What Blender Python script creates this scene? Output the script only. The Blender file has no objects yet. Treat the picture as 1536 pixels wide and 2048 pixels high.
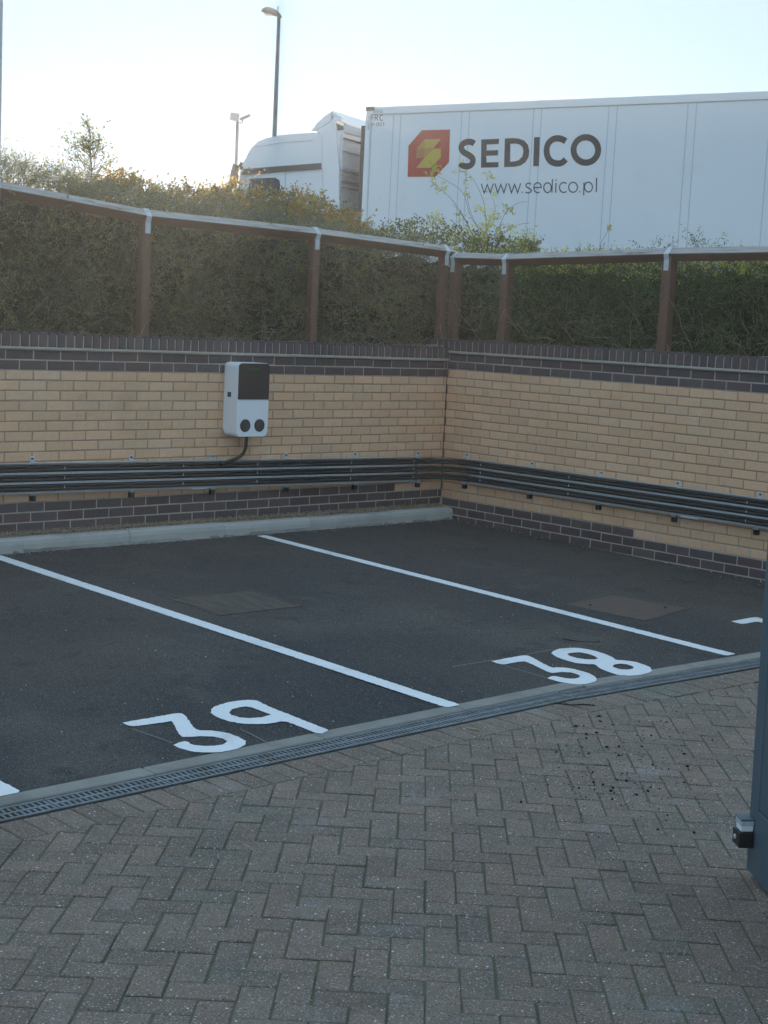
import bpy, bmesh, math, random
import numpy as np
from mathutils import Vector, Matrix, geometry
R_ = math.radians
random.seed(7); rng = np.random.default_rng(11)
S = bpy.context.scene
COL = S.collection

# ------------------------------------------------------------------ camera
F_PX, PITCH, ROLL, YAW = 2921.99, -0.127248, 0.049095, 0.755496
CAM = Vector((-9.76836, -9.6048, 1.768902))
fw = Vector((math.sin(YAW)*math.cos(PITCH), math.cos(YAW)*math.cos(PITCH), math.sin(PITCH)))
r0 = Vector((math.cos(YAW), -math.sin(YAW), 0)); u0 = r0.cross(fw)
rt = r0*math.cos(ROLL)+u0*math.sin(ROLL); up = -r0*math.sin(ROLL)+u0*math.cos(ROLL)
cd = bpy.data.cameras.new('camera'); cam = bpy.data.objects.new('camera', cd); COL.objects.link(cam)
cd.sensor_fit = 'VERTICAL'; cd.sensor_height = 24; cd.lens = F_PX/2048*24; cd.clip_start = .05; cd.clip_end = 2000
M = Matrix((rt, up, -fw)).transposed().to_4x4(); M.translation = CAM
cam.matrix_world = M; S.camera = cam
S.render.resolution_x, S.render.resolution_y = 768, 1024

# ------------------------------------------------------------------ light
SUN_AZ, SUN_EL = 51.68, 8.6           # azimuth from +X, towards the lamp post
w = bpy.data.worlds.new('World'); S.world = w; w.use_nodes = True
nt = w.node_tree; nt.nodes.clear()
sky = nt.nodes.new('ShaderNodeTexSky'); sky.sky_type = 'NISHITA'; sky.sun_disc = False
sky.sun_elevation = R_(SUN_EL); sky.sun_rotation = R_(90-SUN_AZ)
sky.air_density = .6; sky.dust_density = .15; sky.ozone_density = 2.5; sky.altitude = 50
bg = nt.nodes.new('ShaderNodeBackground'); bg.inputs[1].default_value = .15
out = nt.nodes.new('ShaderNodeOutputWorld')
# one smooth response per channel, the same for every direction: the phone's flattened highlights
sep = nt.nodes.new('ShaderNodeSeparateColor'); cmb = nt.nodes.new('ShaderNodeCombineColor'); nt.links.new(sky.outputs[0], sep.inputs[0])
for i_, (gm_, gn_) in enumerate(((.06, 1.55), (.05, 2.20), (.03, 2.84))):
    p_ = nt.nodes.new('ShaderNodeMath'); p_.operation = 'POWER'; p_.inputs[1].default_value = gm_; nt.links.new(sep.outputs[i_], p_.inputs[0])
    q_ = nt.nodes.new('ShaderNodeMath'); q_.operation = 'MULTIPLY'; q_.inputs[1].default_value = gn_
    nt.links.new(p_.outputs[0], q_.inputs[0]); nt.links.new(q_.outputs[0], cmb.inputs[i_])
nt.links.new(cmb.outputs[0], bg.inputs[0]); nt.links.new(bg.outputs[0], out.inputs[0])
sl = bpy.data.lights.new('sun', 'SUN'); sl.energy = 4.2; sl.angle = R_(.5); sl.color = (1, .88, .72)
sun = bpy.data.objects.new('sun', sl); COL.objects.link(sun)
sd = Vector((math.cos(R_(SUN_AZ))*math.cos(R_(SUN_EL)), math.sin(R_(SUN_AZ))*math.cos(R_(SUN_EL)), math.sin(R_(SUN_EL))))
sun.rotation_euler = sd.to_track_quat('Z', 'Y').to_euler(); sun.location = (0, 0, 30)
S.view_settings.view_transform = 'Standard'; S.view_settings.look = 'None'
S.view_settings.exposure = 1.13; S.view_settings.gamma = 1; S.view_settings.use_curve_mapping = False
S.render.engine = 'CYCLES'
S.cycles.max_bounces = 8; S.cycles.diffuse_bounces = 4; S.cycles.transparent_max_bounces = 8

# ------------------------------------------------------------------ helpers
def ray(x, y): return fw + rt*((x-768)/F_PX) - up*((y-1024)/F_PX)
def onplane(x, y, P, n):
    d = ray(x, y); P = Vector(P); n = Vector(n); return CAM + d*((P-CAM).dot(n)/d.dot(n))
def gz(y): return max(-.075, .016*min(y, 0))
def pz(x, y): return -.075+(-.019+.011*(x+6.5))*(min(y, -5.02)+5.02)     # the block paving rises away from the drain
def ground(x, y):
    z = -.04
    for _ in range(9):
        p = onplane(x, y, (0, 0, z), (0, 0, 1)); z = gz(p.y) if p.y > -5.02 else pz(p.x, p.y)
    return p
def bend(x): return -.075*max(0., x+4.1)       # the drain line swings a little towards the right

def link(name, me, m=None, parent=None, loc=None, rot=None):
    o = bpy.data.objects.new(name, me); COL.objects.link(o)
    if parent is not None: o.parent = parent
    if loc is not None: o.location = loc
    if rot is not None: o.rotation_euler = rot
    if m is not None and me is not None and len(me.materials) == 0: me.materials.append(m)
    return o
def tag(o, label=None, cat=None, group=None, kind=None):
    if label: o['label'] = label
    if cat: o['category'] = cat
    if group: o['group'] = group
    if kind: o['kind'] = kind
    return o
def empty(name, loc=(0, 0, 0), rot=(0, 0, 0), **k):
    o = bpy.data.objects.new(name, None); COL.objects.link(o); o.location = loc; o.rotation_euler = rot
    o.empty_display_size = .1
    return tag(o, **k)
def bm_obj(name, bm, m, parent=None, loc=None, rot=None, smooth=False):
    bmesh.ops.recalc_face_normals(bm, faces=bm.faces)
    me = bpy.data.meshes.new(name); bm.to_mesh(me); bm.free()
    if smooth: me.shade_smooth()
    return link(name, me, m, parent, loc, rot)
def np_obj(name, V, Fq, m, parent=None, nv=4):
    me = bpy.data.meshes.new(name); V = np.asarray(V, np.float32).reshape(-1, 3); Fq = np.asarray(Fq, np.int32).reshape(-1, nv)
    me.vertices.add(len(V)); me.vertices.foreach_set('co', V.ravel())
    me.loops.add(Fq.size); me.loops.foreach_set('vertex_index', Fq.ravel())
    me.polygons.add(len(Fq)); me.polygons.foreach_set('loop_start', np.arange(0, Fq.size, nv, dtype=np.int32))
    me.polygons.foreach_set('loop_total', np.full(len(Fq), nv, np.int32))
    me.update(calc_edges=True)
    return link(name, me, m, parent)
def box(bm, lo, hi, bev=0., segs=1):
    x0, y0, z0 = lo; x1, y1, z1 = hi
    v = [bm.verts.new(c) for c in ((x0,y0,z0),(x1,y0,z0),(x1,y1,z0),(x0,y1,z0),(x0,y0,z1),(x1,y0,z1),(x1,y1,z1),(x0,y1,z1))]
    f = [bm.faces.new([v[i] for i in q]) for q in ((3,2,1,0),(4,5,6,7),(0,1,5,4),(1,2,6,5),(2,3,7,6),(3,0,4,7))]
    if bev > 0:
        es = {e for q in f for e in q.edges}
        bmesh.ops.bevel(bm, geom=list(es), offset=bev, segments=segs, affect='EDGES', profile=.5)
    return v
def bx(name, lo, hi, m, parent=None, bev=0., segs=1, loc=None, rot=None):
    bm = bmesh.new(); box(bm, lo, hi, bev, segs); return bm_obj(name, bm, m, parent, loc, rot)
def tube(bm, pts, rad, n=8, cap=True):
    pts = [Vector(p) for p in pts]; rings = []
    rads = rad if isinstance(rad, (list, tuple)) else [rad]*len(pts)
    prev = None
    for i, p in enumerate(pts):
        t = (pts[min(i+1, len(pts)-1)]-pts[max(i-1, 0)]).normalized()
        a = prev if prev is not None else (Vector((0, 0, 1)) if abs(t.z) < .9 else Vector((1, 0, 0)))
        s = t.cross(a).normalized(); b = s.cross(t).normalized(); prev = b
        rings.append([bm.verts.new(p+(s*math.cos(2*math.pi*k/n)+b*math.sin(2*math.pi*k/n))*rads[i]) for k in range(n)])
    for a, b in zip(rings, rings[1:]):
        for k in range(n): bm.faces.new((a[k], a[(k+1) % n], b[(k+1) % n], b[k]))
    if cap:
        bm.faces.new(rings[0][::-1]); bm.faces.new(rings[-1])
def prism(bm, poly, ext, axis_fn):
    """poly: list of (a,b); axis_fn(a,b,c) -> xyz; ext=(c0,c1)"""
    A = [bm.verts.new(axis_fn(a, b, ext[0])) for a, b in poly]; B = [bm.verts.new(axis_fn(a, b, ext[1])) for a, b in poly]
    n = len(poly); f = [bm.faces.new(A[::-1]), bm.faces.new(B)]
    for i in range(n): f.append(bm.faces.new((A[i], A[(i+1) % n], B[(i+1) % n], B[i])))
    return f
def sheet(bm, loops, fn):
    """flat outline with holes, triangulated; fn maps a loop point to xyz"""
    L = [[Vector((p[0], p[1], 0)) for p in lp] for lp in loops]
    tr = geometry.tessellate_polygon(L); allp = [p for lp in L for p in lp]
    vs = [bm.verts.new(fn(p.x, p.y)) for p in allp]
    for t in tr:
        try: bm.faces.new([vs[i] for i in t])
        except ValueError: pass

# ------------------------------------------------------------------ materials
def mat(name, c1, c2=None, rough=.8, scale=8., detail=6., spec=.3, metal=0., bump=0., bscale=60., var=0.,
        coord='Object', speck=None, patch=None, islands=False, stretch=None, hue=None):
    m = bpy.data.materials.new(name); m.use_nodes = True; N = m.node_tree.nodes; L = m.node_tree.links
    b = N['Principled BSDF']; b.inputs['Roughness'].default_value = rough; b.inputs['Metallic'].default_value = metal
    b.inputs['Specular IOR Level'].default_value = spec
    if coord == 'World':
        g = N.new('ShaderNodeNewGeometry'); co = g.outputs['Position']
    else:
        t = N.new('ShaderNodeTexCoord'); co = t.outputs['Object']
    if stretch:
        mp = N.new('ShaderNodeMapping'); mp.inputs['Scale'].default_value = stretch; L.new(co, mp.inputs[0]); co = mp.outputs[0]
    def noise(sc, det=6., rgh=.6, off=None):
        n = N.new('ShaderNodeTexNoise'); n.inputs['Scale'].default_value = sc; n.inputs['Detail'].default_value = det
        n.inputs['Roughness'].default_value = rgh; L.new(co, n.inputs['Vector']); return n.outputs['Fac']
    def ramp(fac, a, bb, ca=(0, 0, 0, 1), cb=(1, 1, 1, 1)):
        r = N.new('ShaderNodeValToRGB'); r.color_ramp.elements[0].position = a; r.color_ramp.elements[1].position = bb
        r.color_ramp.elements[0].color = ca; r.color_ramp.elements[1].color = cb; L.new(fac, r.inputs[0]); return r.outputs[0]
    def mix(fac, a, bb, mode='MIX'):
        x = N.new('ShaderNodeMix'); x.data_type = 'RGBA'; x.blend_type = mode
        for s, v in ((x.inputs[0], fac), (x.inputs[6], a), (x.inputs[7], bb)):
            if hasattr(v, 'is_output') or isinstance(v, bpy.types.NodeSocket): L.new(v, s)
            elif isinstance(v, (int, float)): s.default_value = v
            else: s.default_value = (*v[:3], 1)
        return x.outputs[2]
    col = tuple(c1)
    if c2 is not None:
        col = mix(ramp(noise(scale, detail), .3, .7), c1, c2)
    if patch:      # (colour, scale, lo, hi)
        for pc in (patch if isinstance(patch, list) else [patch]):
            col = mix(ramp(noise(pc[1], 4.), pc[2], pc[3]), col, pc[0])
    if var or hue:
        oi = N.new('ShaderNodeObjectInfo'); rv = oi.outputs['Random']
        if islands:
            g2 = N.new('ShaderNodeNewGeometry'); ad = N.new('ShaderNodeMath'); ad.operation = 'ADD'
            L.new(rv, ad.inputs[0]); L.new(g2.outputs['Random Per Island'], ad.inputs[1])
            fr = N.new('ShaderNodeMath'); fr.operation = 'FRACT'; L.new(ad.outputs[0], fr.inputs[0]); rv = fr.outputs[0]
        if hue:
            r = N.new('ShaderNodeValToRGB'); cr = r.color_ramp
            while len(cr.elements) < len(hue): cr.elements.new(.5)
            for i, h in enumerate(hue):
                cr.elements[i].position = i/(len(hue)-1); cr.elements[i].color = (*h, 1)
            wn = N.new('ShaderNodeTexWhiteNoise'); wn.noise_dimensions = '1D'; L.new(rv, wn.inputs['W'])
            L.new(wn.outputs['Value'], r.inputs[0]); col = mix(1., col, r.outputs[0], 'MULTIPLY')
        if var:
            wn = N.new('ShaderNodeTexWhiteNoise'); wn.noise_dimensions = '1D'; ml = N.new('ShaderNodeMath'); ml.operation = 'MULTIPLY'
            ml.inputs[1].default_value = 37.7; L.new(rv, ml.inputs[0]); L.new(ml.outputs[0], wn.inputs['W'])
            mr = N.new('ShaderNodeMapRange'); mr.inputs[3].default_value = 1-var; mr.inputs[4].default_value = 1+var*.6
            L.new(wn.outputs['Value'], mr.inputs[0]); col = mix(1., col, mr.outputs[0], 'MULTIPLY')
    if speck:      # list of (colour, scale, size, chance)
        for sc_ in speck:
            v = N.new('ShaderNodeTexVoronoi'); v.inputs['Scale'].default_value = sc_[1]; L.new(co, v.inputs['Vector'])
            near = ramp(v.outputs['Distance'], sc_[2]*.7, sc_[2], (1, 1, 1, 1), (0, 0, 0, 1))
            sx = N.new('ShaderNodeSeparateColor'); L.new(v.outputs['Color'], sx.inputs[0])
            ch = ramp(sx.outputs[0], 1-sc_[3]-.01, 1-sc_[3])
            fm = N.new('ShaderNodeMath'); fm.operation = 'MULTIPLY'; L.new(near, fm.inputs[0]); L.new(ch, fm.inputs[1])
            col = mix(fm.outputs[0], col, sc_[0])
    if isinstance(col, tuple): b.inputs['Base Color'].default_value = (*col[:3], 1)
    else: L.new(col, b.inputs['Base Color'])
    if bump:
        bp = N.new('ShaderNodeBump'); bp.inputs['Strength'].default_value = bump; bp.inputs['Distance'].default_value = .004
        L.new(noise(bscale, 5.), bp.inputs['Height']); L.new(bp.outputs[0], b.inputs['Normal'])
    return m
def leafmat(name, cols, trans=.35, rough=.55):
    m = bpy.data.materials.new(name); m.use_nodes = True; N = m.node_tree.nodes; L = m.node_tree.links
    b = N['Principled BSDF']; b.inputs['Roughness'].default_value = rough; b.inputs['Specular IOR Level'].default_value = .25
    g = N.new('ShaderNodeNewGeometry'); r = N.new('ShaderNodeValToRGB'); cr = r.color_ramp
    while len(cr.elements) < len(cols): cr.elements.new(.5)
    for i, c in enumerate(cols): cr.elements[i].position = i/(len(cols)-1); cr.elements[i].color = (*c, 1)
    L.new(g.outputs['Random Per Island'], r.inputs[0])
    n = N.new('ShaderNodeTexNoise'); n.inputs['Scale'].default_value = 2.6; n.inputs['Detail'].default_value = 3
    L.new(g.outputs['Position'], n.inputs['Vector'])
    mr = N.new('ShaderNodeMapRange'); mr.inputs[1].default_value = .3; mr.inputs[2].default_value = .7; mr.inputs[3].default_value = .6; mr.inputs[4].default_value = 1.35
    L.new(n.outputs['Fac'], mr.inputs[0])
    x = N.new('ShaderNodeMix'); x.data_type = 'RGBA'; x.blend_type = 'MULTIPLY'; x.inputs[0].default_value = 1
    L.new(r.outputs[0], x.inputs[6]); L.new(mr.outputs[0], x.inputs[7]); L.new(x.outputs[2], b.inputs['Base Color'])
    tr = N.new('ShaderNodeBsdfTranslucent'); L.new(x.outputs[2], tr.inputs[0])
    ms = N.new('ShaderNodeMixShader'); ms.inputs[0].default_value = trans
    L.new(b.outputs[0], ms.inputs[1]); L.new(tr.outputs[0], ms.inputs[2]); L.new(ms.outputs[0], N['Material Output'].inputs[0])
    return m

MT = {}
MT['asphalt'] = mat('asphalt', (.058, .050, .044), (.086, .074, .062), .85, 2.2, 8, .35, bump=1., bscale=110, coord='World',
    patch=[((.034, .034, .037), .55, .40, .66), ((.112, .100, .083), .8, .52, .80), ((.028, .026, .024), 4.5, .58, .74), ((.095, .083, .066), 2.4, .60, .76), ((.022, .021, .020), 1.7, .70, .76)],
    speck=[((.26, .25, .24), 125, .34, .26), ((.012, .012, .012), 95, .42, .45), ((.15, .145, .14), 210, .4, .5), ((.34, .33, .30), 7, .035, .35)])
MT['ground'] = mat('ground_soil', (.10, .085, .065), (.16, .14, .11), .95, 3, coord='World', bump=.5)
MT['joint'] = mat('joint_sand_and_moss', (.150, .142, .100), (.095, .110, .060), .95, 9, coord='World', bump=1., bscale=90,
    patch=((.10, .09, .075), 3., .5, .75))
MT['paver'] = mat('concrete_paver', (.262, .190, .150), (.190, .148, .122), .9, 7, 8, .25, bump=.8, bscale=170, coord='World', islands=True,
    var=.15, hue=[(1.06, .98, .94), (.97, 1.0, .97), (1.0, .98, .95), (1.05, .99, .95), (.94, .99, .96), (1.02, .99, .97)],
    patch=[((.155, .155, .128), 1.3, .55, .8), ((.29, .28, .27), 3.7, .6, .85)],
    speck=[((.52, .50, .47), 85, .26, .30), ((.07, .07, .06), 110, .36, .34), ((.78, .75, .70), 36, .15, .22), ((.36, .34, .31), 150, .4, .45)])
MT['mossy'] = mat('dirty_paver_side', (.085, .080, .058), (.066, .070, .046), .95, 9, coord='World')
MT['kerb'] = mat('kerb_concrete', (.50, .475, .435), (.41, .395, .36), .9, 5, 8, coord='World', bump=.5, bscale=150, var=.08,
    patch=((.25, .24, .21), 2.3, .58, .8), speck=[((.12, .11, .1), 60, .12, .12)])
MT['edging'] = mat('edging_concrete', (.32, .30, .27), (.25, .235, .21), .9, 6, 8, coord='World', bump=.5, bscale=150, var=.12,
    patch=((.17, .16, .14), 2.6, .52, .8), speck=[((.36, .35, .33), 60, .16, .10)])
MT['grate'] = mat('galvanised_grate', (.24, .27, .29), (.16, .175, .18), .55, 20, spec=.5, metal=.35, coord='World', patch=((.14, .12, .09), 9, .5, .8))
MT['channel'] = mat('channel_dark', (.020, .020, .019), rough=.9)
MT['brick'] = mat('buff_brick', (.80, .515, .33), (.73, .46, .29), .9, 30, 6, .2, bump=.6, bscale=190, coord='World', islands=True, var=.08,
    hue=[(1, 1, 1), (1.05, .98, .94), (.97, .95, .94), (1.03, .97, .90), (.97, 1.0, 1.02)], patch=[((.56, .37, .24), 1.6, .58, .85), ((.84, .66, .48), 2.7, .64, .8), ((.52, .35, .235), 7, .62, .8)],
    speck=[((.70, .58, .42), 120, .2, .15), ((.30, .21, .13), 140, .2, .10)])
MT['blue'] = mat('engineering_brick', (.128, .092, .084), (.090, .071, .069), .6, 25, 6, .45, bump=.4, bscale=150, coord='World', islands=True, var=.22,
    hue=[(1.0, 1.0, 1.0), (1.15, .95, .95), (.9, .95, 1.08), (1.05, 1, 1.05)])
MT['mortar'] = mat('grey_mortar', (.52, .46, .39), (.42, .37, .31), .95, 12, coord='World', bump=.6, bscale=200)
MT['mortar_b'] = mat('brown_mortar', (.46, .32, .225), (.38, .26, .18), .95, 12, coord='World', bump=.6, bscale=200)
MT['sealant'] = mat('sealant', (.09, .065, .045), rough=.8)
MT['paint'] = mat('road_paint', (.88, .88, .88), (.82, .82, .82), .6, 14, coord='World', spec=.4, bump=.6, bscale=110, patch=[((.64, .63, .61), 3.2, .54, .74), ((.42, .42, .41), 30, .66, .76)], speck=[((.16, .16, .16), 60, .16, .16), ((.2, .2, .2), 25, .10, .12)])
MT['gravel'] = mat('gravel', (.46, .35, .24), (.32, .25, .17), .95, 40, coord='World', bump=1., bscale=90, islands=True, var=.4)
MT['timber'] = mat('stained_timber', (.22, .118, .078), (.165, .092, .064), .75, 6, 8, coord='Object', stretch=(9, 9, 1), bump=.5, bscale=30)
MT['timber_x'] = mat('stained_timber_rail', (.22, .118, .078), (.165, .092, .064), .75, 6, 8, coord='Object', stretch=(1, 9, 9), bump=.5, bscale=30)
MT['weathered'] = mat('weathered_timber', (.50, .475, .45), (.34, .30, .27), .8, 5, 8, coord='Object', stretch=(1, 10, 10), bump=.5, bscale=30,
    patch=((.20, .10, .07), 2.2, .56, .75))
MT['galv'] = mat('galvanised_steel', (.64, .67, .68), (.50, .53, .55), .5, 25, metal=.2, spec=.5)
MT['cable'] = mat('black_cable', (.018, .020, .019), (.030, .030, .029), .5, 14, spec=.4, coord='World')
MT['tie'] = mat('white_tie', (.65, .66, .66), rough=.5)
MT['white_plastic'] = mat('white_plastic', (.88, .88, .89), rough=.35, spec=.5)
MT['dark_panel'] = mat('dark_panel', (.040, .036, .034), rough=.35, spec=.5)
MT['black'] = mat('black_plastic', (.015, .015, .016), rough=.4, spec=.5)
MT['socket'] = mat('socket_cover', (.065, .058, .054), rough=.6)
MT['green'] = mat('green_print', (.02, .16, .05), rough=.5)
MT['gate'] = mat('blue_grey_paint', (.085, .125, .15), (.07, .11, .135), .45, 7, spec=.5, coord='World', bump=.15, bscale=200)
MT['pole'] = mat('grey_pole_paint', (.62, .60, .60), rough=.5)
MT['lamp'] = mat('lamp_grey', (.17, .17, .175), (.13, .13, .14), .55, 6, spec=.4)
MT['lens'] = mat('lamp_lens', (.45, .46, .46), rough=.25, spec=.6)
MT['truckw'] = mat('truck_white', (.86, .87, .88), (.83, .84, .86), .35, .7, spec=.5)
MT['trailer'] = mat('trailer_white', (.86, .87, .88), (.82, .84, .86), .42, .5, spec=.45, patch=[((.74, .765, .78), .9, .58, .85), ((.62, .62, .60), 5., .70, .86)])
MT['seam'] = mat('seam_grey', (.58, .62, .66), rough=.6)
MT['tdark'] = mat('truck_dark', (.075, .075, .08), rough=.5)
MT['glassd'] = mat('dark_window', (.02, .023, .026), rough=.1, spec=.6)
MT['txt'] = mat('dark_lettering', (.055, .050, .052), rough=.5)
MT['txt_b'] = mat('navy_lettering', (.045, .055, .10), rough=.5)
MT['txt_l'] = mat('blue_grey_lettering', (.22, .25, .33), rough=.5)
MT['red'] = mat('red_print', (.50, .075, .050), rough=.5)
MT['y1'] = mat('yellow_print', (.60, .40, .10), rough=.5)
MT['y2'] = mat('gold_print', (.62, .44, .07), rough=.5)
MT['y3'] = mat('orange_print', (.52, .22, .085), rough=.5)
MT['y4'] = mat('ochre_print', (.55, .30, .09), rough=.5)
MT['cover'] = mat('rusty_cover', (.150, .105, .085), (.105, .085, .072), .8, 6, 8, coord='World', bump=.6, bscale=60, stretch=(1, 5, 1))
MT['recess'] = mat('recessed_cover_infill', (.15, .120, .098), (.075, .066, .058), .85, 5, 8, coord='World', bump=.8, bscale=60, stretch=(6, 1, 1))
MT['rubber'] = mat('tyre_rubber', (.02, .02, .02), rough=.85)
MT['twig'] = mat('twig_bark', (.46, .38, .29), (.28, .22, .16), .85, 20, coord='World')
MT['stem'] = mat('dark_stem', (.13, .10, .075), rough=.8)
MT['debris'] = mat('black_debris', (.012, .011, .010), rough=.95)
MT['stone'] = mat('pale_chip', (.52, .50, .45), rough=.9, var=.3, islands=True)
MT['straw'] = mat('dry_stalk', (.42, .35, .22), rough=.9)
MT['road'] = mat('road_asphalt', (.06, .06, .06), (.08, .08, .078), .9, 3, coord='World')
G = MT
leafL = leafmat('hedge_leaf_dull', [(.16, .175, .10), (.23, .235, .14), (.32, .285, .19), (.19, .21, .12), (.42, .37, .26)], .45)
leafR = leafmat('hedge_leaf_green', [(.085, .125, .055), (.13, .185, .075), (.10, .145, .062), (.20, .235, .10), (.165, .18, .10)], .35)
leafG = leafmat('hedge_leaf_fresh', [(.16, .24, .075), (.22, .30, .10), (.13, .20, .07)], .35)
leafY = leafmat('leaf_yellow', [(.80, .72, .16), (.66, .66, .18), (.86, .74, .14), (.50, .54, .16), (.82, .62, .12)], .6)
leafO = leafmat('leaf_autumn', [(.40, .30, .09), (.58, .36, .10), (.30, .27, .09), (.66, .48, .12), (.46, .28, .09), (.54, .22, .09)], .6)
leafO2 = leafmat('leaf_olive', [(.19, .20, .085), (.28, .26, .11), (.40, .34, .13), (.16, .18, .075)], .55)
leafS = leafmat('leaf_sapling', [(.22, .26, .10), (.34, .34, .13), (.26, .29, .11), (.42, .37, .15)], .55)

# ------------------------------------------------------------------ ground, paving, car park
bx('lower_ground', (-140, -140, -.6), (.1, .1, -.16), MT['ground']); tag(bpy.data.objects['lower_ground'], kind='structure')
bm = bmesh.new()
for lo, hi in (((-140, .24, -.7), (140, 140, 1.2)), ((.24, -140, -.7), (140, .24, 1.2))): box(bm, lo, hi)
tag(bm_obj('upper_ground', bm, MT['ground']), kind='structure')
bm = bmesh.new(); box(bm, (-12, .225, 1.0), (.6, 2.6, 1.50)); box(bm, (.225, -12, 1.0), (1.6, .225, 1.496))
tag(bm_obj('planting_bed', bm, MT['ground']), kind='structure')
# car park asphalt, falling gently to the drain
bm = bmesh.new(); xs = np.linspace(-12, 0, 61); ys = np.linspace(0, 1, 26)
gv = [[bm.verts.new((x, y*(-4.742+bend(x)), gz(y*(-4.742+bend(x)))+.0025*math.sin(x*2.1+y*9)*math.sin(y*14+x) * (1 if 0 < y < 1 else 0))) for y in ys] for x in xs]
for i in range(60):
    for j in range(25): bm.faces.new((gv[i][j], gv[i][j+1], gv[i+1][j+1], gv[i+1][j]))
for i in (0,): pass
tag(bm_obj('car_park', bm, MT['asphalt'], smooth=True), kind='structure')

# concrete edging between asphalt and drain
ZP = -.075
edge = tag(bx('edging', (-12, -4.852, -.19), (-4.1, -4.742, -.155), MT['ground']), kind='structure')
x = -12+.09
while x < -.92:
    L = .905; k = 0 if x+L*.5 < -4.1 else math.atan(-.075)
    bm = bmesh.new(); box(bm, (.003, -.10, -.10), (L-.003, 0, .002), .005)
    link('edging_stone', bpy.data.meshes.new('e')) if False else None
    o = bm_obj('edging_stone', bm, MT['edging'], edge, (x, -4.744+bend(x), ZP), (random.uniform(-.004, .004), 0, k))
    x += L
# drain
dr = empty('drain_channel', (-7.4, -4.93, ZP), label='long slotted metal drain running between the asphalt bays and the block paving', cat='drain')
def grate_mesh():
    bm = bmesh.new(); L = .496; W = .128
    box(bm, (0, -W/2, -.02), (L, -W/2+.014, 0), .0015); box(bm, (0, W/2-.014, -.02), (L, W/2, 0), .0015)
    box(bm, (0, -.008, -.02), (L, .008, -.0015), .001)
    n = 19
    for k in range(n+1):
        x = .004+k*(L-.014)/n
        for s in (-1, 1):
            y0, y1 = (.008, W/2-.014) if s > 0 else (-W/2+.014, -.008)
            off = .004*s
            box(bm, (x, y0, -.018), (x+.0105, y1, -.003))
    bmesh.ops.recalc_face_normals(bm, faces=bm.faces)
    me = bpy.data.meshes.new('grate'); bm.to_mesh(me); bm.free(); me.materials.append(MT['grate']); return me
gm = grate_mesh()
x = -12.0
while x < -.52:
    k = 0 if x+.25 < -4.1 else math.atan(-.075)
    link('grate', gm, None, dr, Vector((x, -4.926+bend(x), ZP+.001))-Vector(dr.location), (0, 0, k)); x += .5
bm = bmesh.new()
for x0, x1 in ((-12, -4.1), (-4.1, -.03)):
    for a, b, z0, z1 in ((-4.996, -4.855, -.17, -.155), (-4.862, -4.853, -.17, -.002), (-5.004, -4.992, -.17, -.003)):
        pts = [(x0, a+bend(x0)), (x1, a+bend(x1)), (x1, b+bend(x1)), (x0, b+bend(x0))]
        prism(bm, pts, (z0 if z0 > -.1 else z0, z1), lambda p, q, c: (p, q, c+(ZP if c > -.1 else 0)))
bmesh.ops.translate(bm, verts=bm.verts, vec=-Vector(dr.location))
bm_obj('channel', bm, MT['channel'], dr)
# paving
pav = bm = bmesh.new()
gx = [-14, -9]+list(np.linspace(-8.6, -1, 20))+[-.02]; gy = [0, .03]+list(np.linspace(.3, 3.9, 12))+[9]
grid = [[bm.verts.new((x, -5.0+bend(x)-dy, pz(x, max(-5.0+bend(x)-dy, -9))-.0045)) for dy in gy] for x in gx]
for i in range(len(gx)-1):
    for j in range(len(gy)-1): bm.faces.new((grid[i][j], grid[i][j+1], grid[i+1][j+1], grid[i+1][j]))
pav = tag(bm_obj('paving', bm, MT['joint']), kind='structure')
def paver_mesh(poly, jit=0.):
    """chamfered block from a 2D outline centred on its origin"""
    bm = bmesh.new(); c = Vector((sum(p[0] for p in poly)/len(poly), sum(p[1] for p in poly)/len(poly)))
    def ring(ins, z, j=0):
        out_ = []
        for p in poly:
            d = (Vector(p)-c); dl = d.length
            q = Vector(p)-d*(ins/max(dl, .01)*1.25)
            out_.append(bm.verts.new((q.x, q.y, z+random.uniform(-j, j))))
        return out_
    r0_, r1, r2, r3 = ring(0, -.05), ring(0, -.0045), ring(.0022, -.0010), ring(.006, .0, .0006)
    n = len(poly)
    for q_, (a, b) in enumerate(((r0_, r1), (r1, r2), (r2, r3))):
        for i in range(n):
            f = bm.faces.new((a[i], a[(i+1) % n], b[(i+1) % n], b[i])); f.material_index = 1 if q_ < 1 else 0
    bm.faces.new(r3); return bm
def clip(poly, a, b, c):     # keep a*x+b*y<=c
    out_ = []
    for i in range(len(poly)):
        p, q = poly[i], poly[(i+1) % len(poly)]; dp = a*p[0]+b*p[1]-c; dq = a*q[0]+b*q[1]-c
        if dp <= 0: out_.append(p)
        if dp*dq < 0:
            t = dp/(dp-dq); out_.append((p[0]+(q[0]-p[0])*t, p[1]+(q[1]-p[1])*t))
    return out_
def area(P): return abs(sum(P[i][0]*P[(i+1) % len(P)][1]-P[(i+1) % len(P)][0]*P[i][1] for i in range(len(P))))/2
TH = R_(-44.664); e1 = Vector((math.cos(TH), math.sin(TH))); e2 = Vector((-math.sin(TH), math.cos(TH)))
ORG = Vector((-6.569, -6.629))-e2*.2
G_ = .0025
std = []
for k in range(3):
    for ww, hh in ((.1, .2), (.2, .1)):
        bm = paver_mesh([(-ww/2+G_, -hh/2+G_), (ww/2-G_, -hh/2+G_), (ww/2-G_, hh/2-G_), (-ww/2+G_, hh/2-G_)])
        bmesh.ops.recalc_face_normals(bm, faces=bm.faces)
        me = bpy.data.meshes.new('paver'); bm.to_mesh(me); bm.free(); me.materials.append(MT['paver']); me.materials.append(MT['mossy']); std.append(me)
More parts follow.
